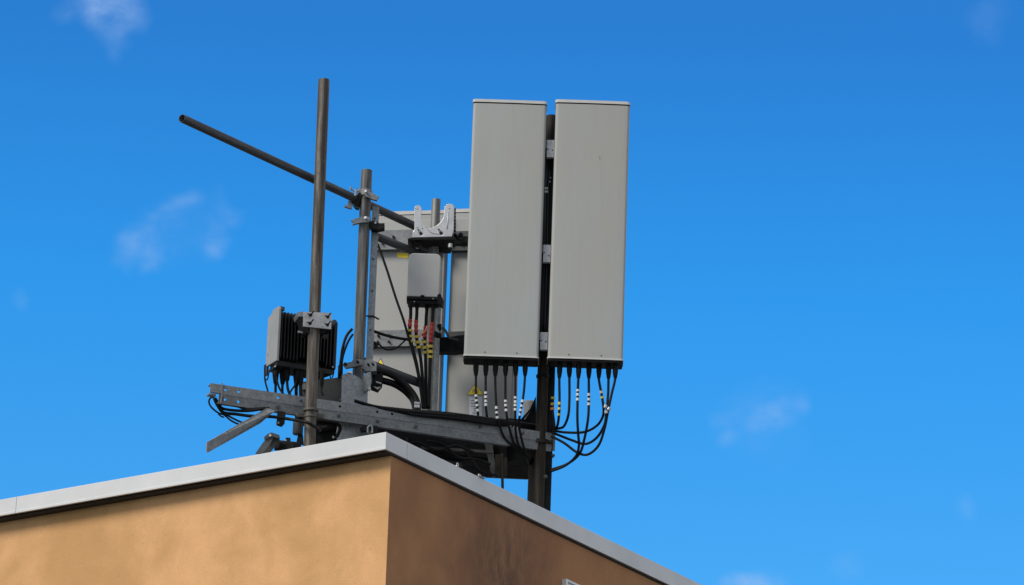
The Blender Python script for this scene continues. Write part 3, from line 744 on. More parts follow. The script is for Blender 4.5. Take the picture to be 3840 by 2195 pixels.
PP(bm, [(1285, 1366), (1290, 1362), (1315, 1358), (1340, 1352), (1357, 1352), (1356, 1368), (1330, 1375), (1297, 1381)], YMid-.062, .03); obj('body', bm, 'galvdull', k3)
bm = BM(); PP(bm, [(1357, 1352), (1395, 1346), (1412, 1362), (1410, 1392), (1372, 1392), (1358, 1380)], YMid-.03, .1); obj('jaw', bm, 'galvdull', k3)
bm = BM()
for x, y in ((1298, 1369), (1344, 1361), (1384, 1372), (1401, 1370)): add_cyl(bm, U(x, y, YMid-.06), V((-.4, -1, .25)), .009, .026, 6)
obj('bolt', bm, 'dark', k3)

# ------------------------------------------------------------------ main beam
BZ = U(790, 1437, 31.9); B0 = BZ; B1 = onz(2072, 1437+.1465*1282, BZ.z)
bd = (B1-B0).normalized(); bn = V((bd.y, -bd.x, 0)); BL = (B1-B0).length; yawB = math.atan2(bd.y, bd.x)
beam = thing('steel_beam', 'long galvanised channel beam with bolt holes carrying the frame', 'beam', B0)
BH = .142; h1 = .074
def bp(u, v, o=0): return B0 + bd*u - V((0, 0, v)) + bn*o
def ucoord(px, v):
    P = onplane(px, 1437+.1465*(px-790)+v*480, B0, bn); return (P-B0).dot(bd)
holes_top = [ucoord(px, .03) for px in (846, 895, 1043, 1275, 1415, 1470)]
holes_low = [ucoord(px, .11) for px in (846, 895)]
def hc(u, v, r=.0105, k=10): return [bp(u + r*math.cos(2*PI*i/k), v + r*math.sin(2*PI*i/k)) for i in range(k)]
bm = BM()
uend = .085
add_prism(bm, [bp(0, 0), bp(BL, 0), bp(BL, h1), bp(0, h1)], -bn*.006, [hc(u, .034) for u in holes_top])
def low(u, v): return bp(u, v, -.003 - .010*(v-h1)/(BH-h1))
add_prism(bm, [low(.02+uend*.6, h1+.001), low(BL, h1+.001), low(BL, BH), low(.02+uend*.6, BH)], -bn*.006,
          [[low(u + .0105*math.cos(2*PI*i/10), .108 + .0105*math.sin(2*PI*i/10)) for i in range(10)] for u in holes_low])
obj('web', bm, 'galvdull', beam)
bm = BM(); add_prism(bm, [bp(0.001, .002, -.0062), bp(BL-.001, .002, -.0062), bp(BL-.001, .002, -.07), bp(0.001, .002, -.07)], V((0, 0, -.006)))
add_prism(bm, [bp(.02+uend*.6, BH-.006, -.0195), bp(BL, BH-.006, -.0195), bp(BL, BH-.006, -.07), bp(.02+uend*.6, BH-.006, -.07)], V((0, 0, .006)))
obj('flange', bm, 'galvdull', beam)
bm = BM()
add_box(bm, bp(.045, .037, .006), .075, .006, .066, yawB, .001); add_box(bm, bp(.086, .065, .004), .008, .02, .15, yawB, .001)
add_box(bm, bp(.02, .083, -.03), .06, .05, .014, yawB, .002); obj('end_plate', bm, 'galvdull', beam)
bm = BM()
for px in (833, 1043, 1272, 1417, 1560): add_cyl(bm, low(ucoord(px, .108), .106), bn, .013, .014, 6)
for px in (1128, 1800, 1960): add_cyl(bm, bp(ucoord(px, .03), .035), bn, .011, .012, 6)
obj('bolt', bm, 'darkgrey', beam)
bm = BM()
for px in (1275, 1415, 1470): add_cyl(bm, bp(ucoord(px, .034), .034, -.004), bn, .0102, .002, 10)
obj('bolt_hole', bm, 'black', beam)
bm = BM(); a = U(2075, 1655, YM+.16); add_box(bm, U(2068, 1652, YM+.18), .06, .01, .16, yawB); obj('end_bracket', bm, 'galvdull', beam)

# upright plate that carries the grey pole, standing behind the beam
YPl = 32.40
pl = thing('base_plate', 'upright galvanised plate behind the beam carrying the grey pole', 'plate', U(1330, 1650, YPl))
bm = BM(); PP(bm, [(1283, 1405), (1380, 1440), (1377, 1560), (1400, 1650), (1262, 1660), (1279, 1560)], YPl, .008, yawB)
PP(bm, [(1284, 1407), (1298, 1400), (1330, 1408), (1346, 1416), (1378, 1441)], YPl+.009, .05, yawB); obj('plate', bm, 'galv', pl)
bm = BM(); PP(bm, [(1378, 1397), (1391, 1395), (1390, 1460), (1383, 1466), (1379, 1460)], YPl-.01, .1, yawB); obj('side_lug', bm, 'galv', pl)
bm = BM()
for x, y in ((1314, 1402), (1307, 1400), (1384, 1463)): add_cyl(bm, U(x, y, YPl-.005), V((.2, -1, .3)), .010, .02, 6)
obj('bolt', bm, 'galvlight', pl)

# flat brace
bY0, bY1 = 31.35, 32.02
a0, a1 = U(777, 1659, bY0), U(776, 1696, bY0)
br = thing('flat_brace', 'flat grey metal bar slanting down to the left from the beam', 'brace', a1)
b0, b1 = U(1003, 1531, bY1), U(1032, 1541, bY1)
bm = BM(); mid = U(940, 1606, bY0 + (bY1-bY0)*.72)
nn = (b0-a0).cross(a1-a0).normalized(); nn = nn if nn.y > 0 else -nn
a1p = a1; 
add_prism(bm, [a0, b0, b1, U(975, 1589, bY0+(bY1-bY0)*.86), U(781, 1697, bY0+.01), a1], nn*.008)
obj('bar', bm, 'galvdull', br)

# ------------------------------------------------------------------ left pole with its radio unit
YLp = 32.04
A = U(1156, 1780, YLp); B = U(1215, 300, YLp)
def fx_l(py): return 1215 + (py-300)*(1156-1215)/1480
lp = thing('support_pole', 'tall brown weathered pole at the left, carrying the finned radio', 'pole', A, 'steel poles of the antenna frame')
bm = BM(); add_pipe(bm, A, B, .0432, 28, mouth='B', n=40); obj('pipe', bm, 'pole_brown', lp, 40)
for py, h in ((1543, 9), (1566, 7)):
    bm = BM(); ring(bm, py, h, .056 if h == 9 else .049, YLp, fx_l)
    if h == 9:
        c = U(fx_l(1552), 1552, YLp); add_box(bm, c + V((-.075, .05, 0)), .06, .02, .035, .3); add_box(bm, c + V((.07, .05, 0)), .05, .02, .035, .3)
    obj('clamp_ring', bm, 'pole_brown', lp)
yawR = math.radians(26)
ru = thing('radio_unit', 'radio unit with black cooling fins behind the brown pole', 'radio unit', U(1045, 1385, 32.12))
fx = V((math.cos(yawR), math.sin(yawR), 0)); fn = nrm(yawR); fyb = -fn
K = U(1037, 1352, 32.12)                        # near lower corner of the fins
Wf, Df = .478, .205; Hf = U(1050, 1160, 32.12).z - K.z
up = V((0, 0, 1))
# shell: side plate + core
bm = BM()
side = [(0, 0), (0, Hf+.01), (.02, Hf+.028), (.12, Hf+.028), (.135, Hf+.004), (Df, Hf-.018), (Df+.003, .03), (Df+.003, 0.0)]
add_prism(bm, [K + fyb*u + up*v for u, v in side], fx*.02)
o_ = obj('side_cover', bm, 'rru', ru); md = o_.modifiers.new('bevel', 'BEVEL'); md.width = .004; md.segments = 2
bm = BM(); add_box(bm, K + fx*(Wf/2+.012) + fyb*(Df/2+.05) + up*(Hf/2-.005), Wf-.03, Df-.10, Hf-.02, yawR, .01); obj('core', bm, 'fin', ru)
for i in range(17):
    u = .032 + i*(Wf-.05)/16
    notch = .19 < u < .40
    zt = Hf - (.005 if u < .19 else .02); bm = BM()
    if notch:
        add_box(bm, K + fx*u + fyb*.06 + up*((zt-.12)/2 + .03), .006, .12, zt-.17, yawR, .002)
    else:
        f0 = .012
        add_prism(bm, [K + fx*(u-.004) + fyb*d + up*z for d, z in ((.0, f0+.02), (0, zt-.02), (.02, zt), (.11, zt), (.11, f0), (.02, f0))], fx*.007)
    obj('cooling_fin', bm, 'fin', ru)
bm = BM(); add_prism(bm, [K + fx*(Wf-.02) + fyb*d + up*z for d, z in ((-.004, .012), (-.004, Hf-.03), (.03, Hf+.005), (.16, Hf+.0), (.16, .0), (.02, 0))], fx*.02); obj('end_cover', bm, 'fin', ru)
bm = BM(); add_prism(bm, [K + fx*.01 + fyb*.01 + up*.005, K + fx*(Wf-.01) + fyb*.01 + up*.005, K + fx*(Wf-.06) + fyb*(Df-.02) + up*-.005, K + fx*.03 + fyb*(Df-.02) + up*-.005], up*-.035); obj('bottom_tray', bm, 'fin', ru)
bm = BM(); add_box(bm, K + fx*.035 + fyb*.06 + up*(Hf+.018), .04, .08, .03, yawR, .004)
add_box(bm, K + fx*.01 + fyb*(Df-.005) + up*-.02, .02, .03, .09, yawR, .003); obj('corner_bracket', bm, 'darkgrey', ru)
bm = BM()
for x, y, Y in ((1032, 1375, 32.2), (1248, 1377, 32.3)): add_cyl(bm, U(x, y, Y-.1), V((0, -1, 0)), .006, .006, 8)
obj('screw', bm, 'galvlight', ru)
bm = BM()
sc_ = K + fyb*(Df*.84)
add_tube(bm, [sc_ - fx*.001 + up*.23, sc_ - fx*.001 + up*.15, sc_ - fx*.001 + up*.10], .0022, 6); add_tube(bm, [sc_ - fx*.001 + up*.085 + fyb*.01, sc_ - fx*.001 + up*.105 - fyb*.01], .003, 6)
obj('scuff', bm, 'cap', ru)
# clamp plate in front of the pole
yc = math.radians(13)
cl = thing('pole_clamp', 'pale square clamp plate with four bolts on the brown pole', 'clamp', U(1190, 1235, YLp-.08))
bm = BM(); PP(bm, [(1138, 1170), (1243, 1174), (1242, 1235), (1137, 1224)], YLp-.085, .012, yc)
o_ = obj('plate', bm, 'galvlight', cl)
bm = BM(); PP(bm, [(1115, 1172), (1130, 1168), (1138, 1170), (1137, 1188), (1120, 1187)], YLp-.02, .16, yc)
PP(bm, [(1212, 1172), (1243, 1175), (1243, 1182), (1212, 1180)], YLp+.03, .03, yc)
PP(bm, [(1118, 1240), (1150, 1246), (1150, 1252), (1118, 1247)], YLp+.02, .02, yc); obj('rear_jaw', bm, 'galv', cl)
bm = BM(); PP(bm, [(1126, 1190), (1137, 1190), (1137, 1228), (1150, 1248), (1218, 1250), (1226, 1236), (1242, 1235), (1242, 1228), (1137, 1224)], YLp-.05, .14, yc); obj('clamp_block', bm, 'dark', cl)
for x, y in ((1165, 1183), (1163, 1214), (1229, 1190), (1228, 1220)):
    bm = BM(); P = U(x, y, YLp-.088); add_cyl(bm, P, V((.1, -1, 0)), .013, .010, 6); add_cyl(bm, P, V((.55, -1, .45)), .0055, .05, 8); add_cyl(bm, P, V((-.6, -.6, .15)), .005, .03, 8)
    obj('bolt', bm, 'dark', cl)

# radio unit cables
def z4(x, y): return 950 + x/4.045, 1120 + y/4.045
GRU = 'cables hanging below the finned radio'
ks = [
 ([(338,1020),(338,1180),(338,1290),(336,1400),(334,1520)], 'first thick cable from the left below the finned radio, hanging straight', 1300, .0125, .004),
 ([(352,1040),(356,1200),(368,1280),(405,1380),(470,1460)], 'cable curving right beside the first thick cable below the finned radio', 1190, .009, -.03),
 ([(452,1060),(448,1200),(443,1290),(440,1360),(438,1500)], 'second straight cable below the finned radio, left of the close pair', 1310, .0125, .02),
 ([(510,1050),(510,1180),(512,1270),(525,1380),(560,1470)], 'cable slanting right under the middle of the finned radio', 1260, .0125, -.02),
 ([(680,1050),(665,1200),(640,1300),(585,1380),(540,1450)], 'cable slanting left towards the pole foot under the finned radio', 1250, .009, -.02),
 ([(655,1050),(655,1200),(652,1310),(650,1400),(650,1500)], 'thick cable just left of the brown pole under the finned radio', 1330, .0155, .03),
 ([(720,1050),(720,1200),(718,1300),(720,1400),(722,1500)], 'cable hanging beside the brown pole on its left', 1310, .0145, .0),
 ([(1042,1120),(1045,1260),(1038,1350),(1036,1420),(1062,1470)], 'single cable right of the brown pole under the finned radio', 1350, .0085, .02),
]
for pa_, lb, by, r, dy in ks:
    path = [(*z4(x, y), 32.26+dy) for x, y in pa_]
    cable('radio_cable', lb, path, r*.82, (z4(0, by)[1], .0245 if r > .01 else .017, r*.95), [], group=GRU)
def thin(lb, pts, Y, r=.005, conv=z4, name='thin_wire', group='thin wires'):
    path = [(*conv(x, y), Y if not isinstance(Y, (list, tuple)) else Y[k]) for k, (x, y) in enumerate(pts)]
    return cable(name, lb, path, r, group=group, cat='wire' if 'wire' in name else 'cable')
thin('thin wire hanging from the left corner of the finned radio', [(175,1010),(174,1200),(188,1290),(225,1420),(235,1470)], 32.25, .0065)
thin('short thin hooked wire below the left corner of the finned radio', [(250,1075),(230,1150),(218,1215),(200,1236),(182,1220)], 32.22, .005)
thin('short thin wire looping under the right corner of the finned radio', [(1205,1060),(1220,1110),(1212,1160),(1190,1205)], 32.35, .0045)
thin('short straight thin wire under the right end of the finned radio', [(1145,1095),(1160,1150),(1172,1215)], 32.35, .0045)
thin('thicker black cable curving down left of the grey pole', [(1500,460),(1430,540),(1385,640),(1350,780),(1335,900),(1322,1000),(1318,1180)], [YMid+.02]*7, .011, name='hanging_cable', group='cables by the grey pole')
thin('slimmer cable curving beside the thicker one left of the grey pole', [(1510,540),(1450,630),(1405,730),(1365,850),(1345,950),(1340,1050),(1338,1190)], [YMid+.01]*7, .009, name='hanging_cable', group='cables by the grey pole')
# conduit stub at the end of those cables
bm = BM(); add_tube(bm, [U(*z4(1322, 1020), YMid+.02), U(*z4(1318, 1200), YMid+.02)], .019, 12); tag(obj('conduit', bm, 'black', origin=U(*z4(1318, 1200), YMid)), 'short black conduit end left of the galvanised plate', 'conduit')
# grey cabinet behind the pole
cab = thing('equipment_cabinet', 'dark grey cabinet behind the brown pole above the beam', 'cabinet', U(1210, 1520, 32.75))
bm = BM(); PP(bm, [(1120, 1442), (1135, 1432), (1262, 1417), (1284, 1410), (1284, 1560), (1122, 1560)], 32.62, .28, 0); obj('body', bm, 'darkgrey', cab)
bm = BM(); PP(bm, [(1132, 1440), (1148, 1437), (1150, 1460), (1134, 1462)], 32.6, .02); add_cyl(bm, U(1276, 1500, 32.61), V((0, -1, 0)), .008, .01); obj('hinge', bm, 'galvdull', cab)

# loose cables at the beam's left end
def z8(x, y): return 740 + x/4.247, 1380 + y/4.247
GE = 'black cables looping from the left end of the beam'
E = 31.97
lo = [
 ([(270,470),(215,475),(185,540),(222,625),(330,715),(430,752),(530,835),(650,895),(800,930)], .0068, 'outermost loop of cable at the left end of the beam'),
 ([(255,470),(290,560),(350,640),(430,720),(560,800),(700,866),(820,900)], .0072, 'second loop of cable inside the outermost one at the beam end'),
 ([(280,480),(345,580),(400,645),(560,676),(800,685),(1000,660),(1150,640)], .011, 'flat cable running right just below the beam'),
 ([(440,540),(540,575),(640,612),(760,652),(900,655),(1080,640)], .010, 'short cable hugging the underside of the beam near its end'),
 ([(270,490),(330,610),(420,712),(620,738),(860,768),(1200,780),(1500,822),(1720,862),(1850,925),(1960,1000)], .012, 'long cable passing behind the flat brace to the brown pole'),
 ([(335,735),(370,765),(400,782),(425,782)], .006, 'short loose cable tail below the loops'),
]
for pts, r, lb in lo:
    n = len(pts); path = [(*z8(x, y), E + (.02 if k < 2 else .06) + (.0 if n < 10 else (-.10 if k > n-4 else 0))) for k, (x, y) in enumerate(pts)]
    cable('loose_cable', lb, path, r, group=GE)

# bits under the beam near the left pole
jb = thing('cable_gland', 'small black gland block hanging under the beam', 'gland', U(1050, 1590, 32.1))
bm = BM(); PP(bm, [(1040, 1540), (1070, 1545), (1066, 1582), (1055, 1594), (1036, 1588), (1038, 1570)], 32.08, .06); obj('body', bm, 'black', jb)
bm = BM(); add_cyl(bm, U(1044, 1586, 32.075), V((0, -1, -.2)), .008, .008, 8); obj('screw', bm, 'galvlight', jb)
cn = thing('round_canister', 'dark round canister below the beam left of the brown pole', 'canister', U(1118, 1640, 32.15))
bm = BM(); a, b = U(1116, 1630, 32.14), U(1119, 1580, 32.14); add_tube(bm, [a, a.lerp(b, .06), a.lerp(b, .94), b], [.034, .0385, .0385, .033], 24); obj('body', bm, 'darkgrey', cn, 40)
bm = BM(); PP(bm, [(1105, 1560), (1128, 1553), (1140, 1580), (1110, 1582)], 32.10, .05); add_cyl(bm, U(1117, 1567, 32.09), V((0, -1, 0)), .012, .012, 8)
PP(bm, [(1118, 1630), (1136, 1630), (1138, 1665), (1112, 1655)], 32.12, .05); obj('bracket', bm, 'dark', cn)
fb = thing('hinged_foot', 'dark jointed foot bracket lying on the roof edge', 'bracket', U(1000, 1700, 31.5))
for pts, dy, mt in (([(958, 1700), (985, 1662), (1004, 1640), (1018, 1630), (1030, 1634), (1012, 1668), (984, 1702)], 0, 'darkgrey'), ([(978, 1702), (1008, 1664), (1030, 1636), (1046, 1640), (1044, 1656), (1010, 1700)], .05, 'darkgrey')):
    bm = BM(); PP(bm, pts, 31.6+dy, .02); obj('arm', bm, mt, fb)
bm = BM(); PP(bm, [(990, 1640), (1003, 1628), (1018, 1622), (1048, 1632), (1046, 1644), (1018, 1636), (995, 1648)], 31.59, .09); obj('knuckle', bm, 'darkgrey', fb)
bm = BM(); add_tube(bm, [U(1042, 1666, 31.72), U(1120, 1674, 31.85)], .03, 16); add_box(bm, U(1080, 1652, 31.8), .035, .05, .03); add_box(bm, U(1065, 1676, 31.76), .14, .05, .05); obj('shaft', bm, 'dark', fb)
bm = BM(); add_cyl(bm, U(1013, 1634, 31.585), V((0, -1, 0)), .010, .008, 10); add_cyl(bm, U(1072, 1652, 31.76), V((0, -1, 0)), .006, .006, 8); obj('pin', bm, 'galvlight', fb)

# ------------------------------------------------------------------ dark gear below the beam
cr = thing('cable_reel', 'black bundled gear under the beam between brown pole and plate', 'gear', U(1220, 1690, 32.5))
bm = BM(); PP(bm, [(1185, 1570), (1260, 1575), (1275, 1590), (1270, 1680), (1180, 1690)], 32.45, .2); obj('body', bm, 'dark', cr)
bm = BM(); add_tube(bm, [U(*p, 32.4) for p in smooth_path([(1190, 1580), (1240, 1584), (1268, 1592), (1275, 1610), (1262, 1640)], 5)], .013, 10)
add_tube(bm, [U(1192, 1612, 32.42), U(1262, 1600, 32.42)], .028, 14); obj('hose', bm, 'rubber', cr)
bm = BM(); PP(bm, [(1264, 1600), (1270, 1598), (1267, 1640), (1258, 1642)], 32.4, .02)
add_cyl(bm, U(1250, 1642, 32.4), V((0, -1, 0)), .009, .02, 6); obj('catch', bm, 'galvlight', cr)
ub = thing('u_bolt', 'silver U-bolt with nuts just above the coping corner', 'bolt', U(1385, 1620, YPl-.02))
bm = BM(); add_tube(bm, [U(*p, YPl-.03) for p in smooth_path([(1379, 1625), (1379, 1605), (1385, 1598), (1392, 1598), (1396, 1606), (1396, 1625)], 5)], .007, 10); obj('rod', bm, 'galv', ub)
bm = BM(); PP(bm, [(1350, 1608), (1364, 1598), (1384, 1602), (1382, 1615), (1356, 1616)], YPl-.03, .05); PP(bm, [(1402, 1596), (1418, 1598), (1414, 1625), (1400, 1625)], YPl-.02, .05); obj('nut', bm, 'dark', ub)

plat = thing('steel_platform', 'dark steel platform under the beam, sky showing beneath its edge', 'platform', U(1900, 1795, 33.4))
bm = BM(); pz = U(1900, 1792, 33.5).z
p0, p1 = U(1290, 1700, 32.95), U(1992, 1800, 33.15); 
def pt(px, Y, z): q = U(px, 1700, Y); return V((q.x, q.y, z))
add_prism(bm, [pt(1275, 32.75, pz), pt(1990, 33.12, pz), pt(1990, 33.52, pz), pt(1275, 33.45, pz)], V((0, 0, .02))); obj('deck', bm, 'dark', plat)
bm = BM(); add_prism(bm, [pt(1275, 32.75, pz+.02), pt(1900, 33.06, pz+.02), pt(1900, 33.06, pz+.34), pt(1275, 32.75, pz+.34)], V((-.05, .33, 0))); obj('rear_box', bm, 'dark', plat)
bm = BM(); add_prism(bm, [pt(1892, 33.1, pz+.02), pt(1985, 33.13, pz+.02), pt(1985, 33.13, pz+.36), pt(1892, 33.1, pz+.36)], V((0, .3, 0))); obj('side_box', bm, 'dark', plat)
bm = BM(); PP(bm, [(1590, 1690), (1700, 1676), (1735, 1676), (1733, 1760), (1590, 1770)], 32.98, .06, yawB); obj('cover', bm, 'darkgrey', plat)
bm = BM(); PP(bm, [(1430, 1662), (1560, 1672), (1850, 1690), (1850, 1699), (1560, 1683), (1430, 1672)], 32.9, .03); obj('cross_bar', bm, 'darkgrey', plat)
bm = BM(); PP(bm, [(1520, 1640), (1531, 1640), (1530, 1690), (1520, 1690)], 32.86, .03); obj('hanger', bm, 'pole_mast', plat)
for pts in ([(1440, 1650), (1500, 1675), (1560, 1660), (1640, 1690), (1710, 1672), (1790, 1705)], [(1600, 1655), (1660, 1668), (1720, 1715), (1780, 1722), (1840, 1742)], [(1740, 1690), (1770, 1722), (1800, 1764), (1830, 1776)]):
    bm = BM(); add_tube(bm, [U(*p, 32.86) for p in smooth_path(pts, 6)], .011, 10); obj('slack_cable', bm, 'rubber', plat)
for x0, x1, ty in ((1857, 1878, 1704), (1888, 1903, 1716)):
    bm = BM(); PP(bm, [(x0, ty), (x1, ty), (x1-2, 1786), (x0-2, 1786)], 32.99, .05); obj('stub_post', bm, 'pole_mast', plat)
bm = BM(); PP(bm, [(1814, 1650), (1845, 1648), (1862, 1790), (1846, 1790)], 33.0, .012); obj('gusset', bm, 'darkgrey', plat)
bm = BM(); PP(bm, [(1820, 1786), (1979, 1793), (1979, 1797), (1820, 1790)], 33.54, .02); obj('edge_trim', bm, 'galvdull', plat)
bm = BM(); add_tube(bm, [U(1884, 1700, 32.9), U(1884, 1800, 32.9), U(1886, 1900, 32.9)], .0105, 12); tag(obj('drop_cable', bm, 'pole_mast', origin=U(1886, 1900, 32.9)), 'dark vertical rod crossing the sky gap left of the mast', 'rod')
bm = BM()
for k in range(5):
    xs = 1735+k*18; add_tube(bm, [U(*p, 32.9) for p in smooth_path([(xs, 1752+k*4), (xs+18, 1748+k*7), (xs+40, 1756+k*6), (xs+62, 1776+k*3)], 5)], .009, 8)
tag(obj('cable_bundle', bm, 'rubber', origin=U(1790, 1780, 32.9)), 'tangle of black cables just above the right coping', 'cable bundle')
eb = thing('coping_clip', 'small pale ring clip on the right coping edge', 'clip', onz(1716, 1752, ZT))
cpos = onz(1716, 1752, ZT) + dL*.0
bm = BM(); add_tube(bm, [cpos + dR*(.012*math.cos(a)) + V((0, 0, .016 + .013*math.sin(a))) for a in [i*PI/8 - .6 for i in range(12)]], .0035, 8); obj('ring', bm, 'galvlight', eb)
bm = BM(); add_box(bm, cpos + dR*-.01 + V((0, 0, .005)), .02, .012, .012, math.atan2(dR.y, dR.x)); obj('foot', bm, 'cap', eb)
e2 = onz(1806, 1792, ZT)
ec = thing('coping_clip', 'pale bent clip on the right coping below the platform', 'clip', e2)
bm = BM(); add_box(bm, e2 + V((0, 0, .004)), .08, .02, .007, math.atan2(dR.y, dR.x)); add_box(bm, e2 - dR*.03 + V((0, 0, .012)), .03, .012, .010, math.atan2(dR.y, dR.x)); obj('foot', bm, 'galvlight', ec)

# thick black cables on top of the beam
bm = BM(); tk = smooth_path([(1330, 1505, 32.36), (1420, 1530, 32.42), (1560, 1549, 32.5), (1700, 1562, 32.6), (1850, 1583, 32.72), (2000, 1604, 32.98), (2070, 1622, 33.0)], 8)
pts = [U(*p) for p in tk]; n = len(pts)
add_tube(bm, pts, [.008 + .022*min(1, i/(n*.38)) for i in range(n)], 14)
add_tube(bm, [p + V((0, -.02, -.018 if i > n*.3 else -.005)) for i, p in enumerate(pts)], .012, 10)
add_tube(bm, [p + V((0, -.025, .012 if i > n*.5 else 0)) for i, p in enumerate(pts)], .009, 10)
tag(obj('cable_bundle', bm, 'rubber', origin=pts[-1]), 'thick black cable bundle lying along the top of the beam', 'cable bundle')
bm = BM()
for k in range(4):
    add_box(bm, onplane(1900 + k*14, 1595 + k*3, B0 + bn*.002, bn), .012, .006, .006, yawB, .001)
add_box(bm, onplane(1880, 1592, B0 + bn*.002, bn), .06, .004, .003, yawB, .001)
tag(obj('tie_ends', bm, 'white', origin=B1), 'white cable tie ends along the beam near the mast', 'cable tie')
def z7(x, y): return 1250 + x/3.64, 1280 + y/3.64
GF = 'thick feeder cables arching beside the grey pole'
f1 = cable('feeder_cable', 'lower thick black feeder cable arching from the gland to the beam', [(*z7(520, 510), 32.75), (*z7(680, 540), 32.75), (*z7(840, 590), 32.78), (*z7(980, 680), 32.8), (*z7(1080, 790), 32.8), (*z7(1120, 900), 32.75), (*z7(1130, 1000), 32.7)], .0262, group=GF)
f2 = cable('feeder_cable', 'upper thick black feeder cable arching under the lower tube', [(*z7(560, 420), 32.72), (*z7(720, 430), 32.72), (*z7(880, 510), 32.74), (*z7(1020, 640), 32.76), (*z7(1110, 760), 32.76), (*z7(1150, 880), 32.74), (*z7(1150, 1000), 32.7)], .0262, group=GF)
gl = thing('feeder_gland', 'black gland block with white ring at the grey pole foot', 'gland', U(1405, 1450, 32.7))
bm = BM(); PP(bm, [(1388, 1400), (1436, 1400), (1432, 1440), (1422, 1452), (1416, 1460), (1390, 1450)], 32.66, .1); obj('block', bm, 'dark', gl)
bm = BM(); PP(bm, [z7(582, 545), z7(655, 568), z7(655, 582), z7(582, 562)], 32.64, .02); PP(bm, [z7(550, 615), z7(600, 630), z7(645, 620), z7(605, 655)], 32.64, .02); obj('ring', bm, 'cap', gl)
fe = thing('feeder_connector', 'silver cable connectors where the feeders meet the beam', 'connector', U(1565, 1555, 32.6))
bm = BM()
for y0, y1 in ((1510, 1518), (1520, 1532), (1543, 1549)): add_box(bm, U(1564, (y0+y1)/2, 32.58), .04, .04, (y1-y0)*PXM, bev=.003)
obj('ferrule', bm, 'galvlight', fe)
bm = BM(); add_tube(bm, [U(1564, 1550, 32.6), U(1564, 1508, 32.6)], .018, 12); obj('core', bm, 'black', fe)
# cable down from the second tube and cross wires by the rear panels
cable('radio_cable', 'straight black cable slanting down from the short tube to the bundle', [(1416, 915, 32.9), (1450, 1010, 32.88), (1485, 1120, 32.86), (1513, 1200, 32.85), (1530, 1260, 32.86), (1560, 1370, 32.88), (1580, 1470, 32.9)], .0095, group=GC)
GW = 'black wires crossing the rear panels'
cable('cross_wire', 'thick wire running from the grey pole to the yellow banded cables', [(1395, 1240, 32.75), (1440, 1256, 32.8), (1490, 1268, 32.84), (1540, 1275, 32.86)], .0115, cat='wire', group=GW)
cable('cross_wire', 'sagging dark wire below the rail, from the grey pole to the bundle', [(1396, 1280, 32.75), (1420, 1292, 32.8), (1450, 1312, 32.83), (1485, 1306, 32.85), (1510, 1286, 32.86), (1522, 1272, 32.86)], .0065, cat='wire', group=GW)
bm = BM(); PP(bm, [(1394, 1278), (1418, 1290), (1416, 1300), (1396, 1306)], 32.72, .04); tag(obj('wire_clip', bm, 'dark', origin=U(1400, 1300, 32.72)), 'small dark clip on the channel where the sagging wire starts', 'clip')
hk = thing('clamp_hook', 'dark bent clamp arm right of the yellow banded cables', 'clamp', U(1660, 1265, 33.2))
bm = BM(); PP(bm, [z6(770, 680), z6(790, 655), z6(850, 655), z6(850, 750), z6(815, 765)], 33.0, .04); PP(bm, [z6(720, 780), z6(790, 810), z6(850, 840), z6(850, 880), z6(770, 885), z6(720, 860)], 33.0, .05)
obj('hook', bm, 'dark', hk)
bm = BM(); add_tube(bm, [U(*p, 33.1) for p in smooth_path([z6(870, 720), z6(930, 790), z6(990, 900), z6(1060, 930), z6(1160, 950)], 5)], .010, 10); obj('arm', bm, 'darkgrey', hk)
# bracket clamps tying both rear panels to the centre pole at the lower rail
bm = BM(); PP(bm, [(1600, 1270), (1700, 1262), (1740, 1256), (1740, 1312), (1700, 1320), (1600, 1318)], 33.25, .09, YAWB)
obj('lower_clamp', bm, 'dark', cp)
# grey canister and strut beside the mast
gb = thing('grey_canister', 'pale grey round canister behind the mast above the beam', 'canister', U(1985, 1600, 33.3))
bm = BM(); a, b = U(1984, 1610, 33.3), U(1987, 1506, 33.3); add_tube(bm, [a, a.lerp(b, .97), b], [.046, .046, .04], 24); obj('body', bm, 'rrubox', gb, 40)
bm = BM(); PP(bm, [(2010, 1486), (2010, 1512), (1950, 1592), (1944, 1582), (1986, 1535)], 33.1, .02); PP(bm, [(2010, 1512), (2010, 1590), (1958, 1588)], 33.12, .01); obj('strut', bm, 'dark', gb)

# ------------------------------------------------------------------ sky and sun
SUN_AZ = math.radians(-56)         # measured from straight towards the camera, to the left
SUN_EL = math.radians(44)
sdir = V((math.sin(SUN_AZ)*math.cos(SUN_EL), -math.cos(SUN_AZ)*math.cos(SUN_EL), math.sin(SUN_EL)))
ld = bpy.data.lights.new('sun', 'SUN'); ld.energy = 3.3; ld.angle = math.radians(22); ld.color = (1, .93, .83)
lo_ = bpy.data.objects.new('sun', ld); C.objects.link(lo_); lo_.rotation_euler = (-sdir).to_track_quat('-Z', 'Y').to_euler(); lo_.location = (-20, -20, 40)
W = bpy.data.worlds.new('World'); SC.world = W; W.use_nodes = True
nt = W.node_tree; bg = nt.nodes['Background']
sky = N(nt, 'ShaderNodeTexSky', sky_type='NISHITA'); sky.sun_disc = False
sky.sun_elevation = SUN_EL; sky.sun_rotation = math.atan2(sdir.x, sdir.y)
sky.altitude = 0; sky.air_density = 1.0; sky.dust_density = .2; sky.ozone_density = 3.0
gen = N(nt, 'ShaderNodeTexCoord').outputs['Generated']
sz = N(nt, 'ShaderNodeSeparateXYZ'); nt.links.new(gen, sz.inputs[0])
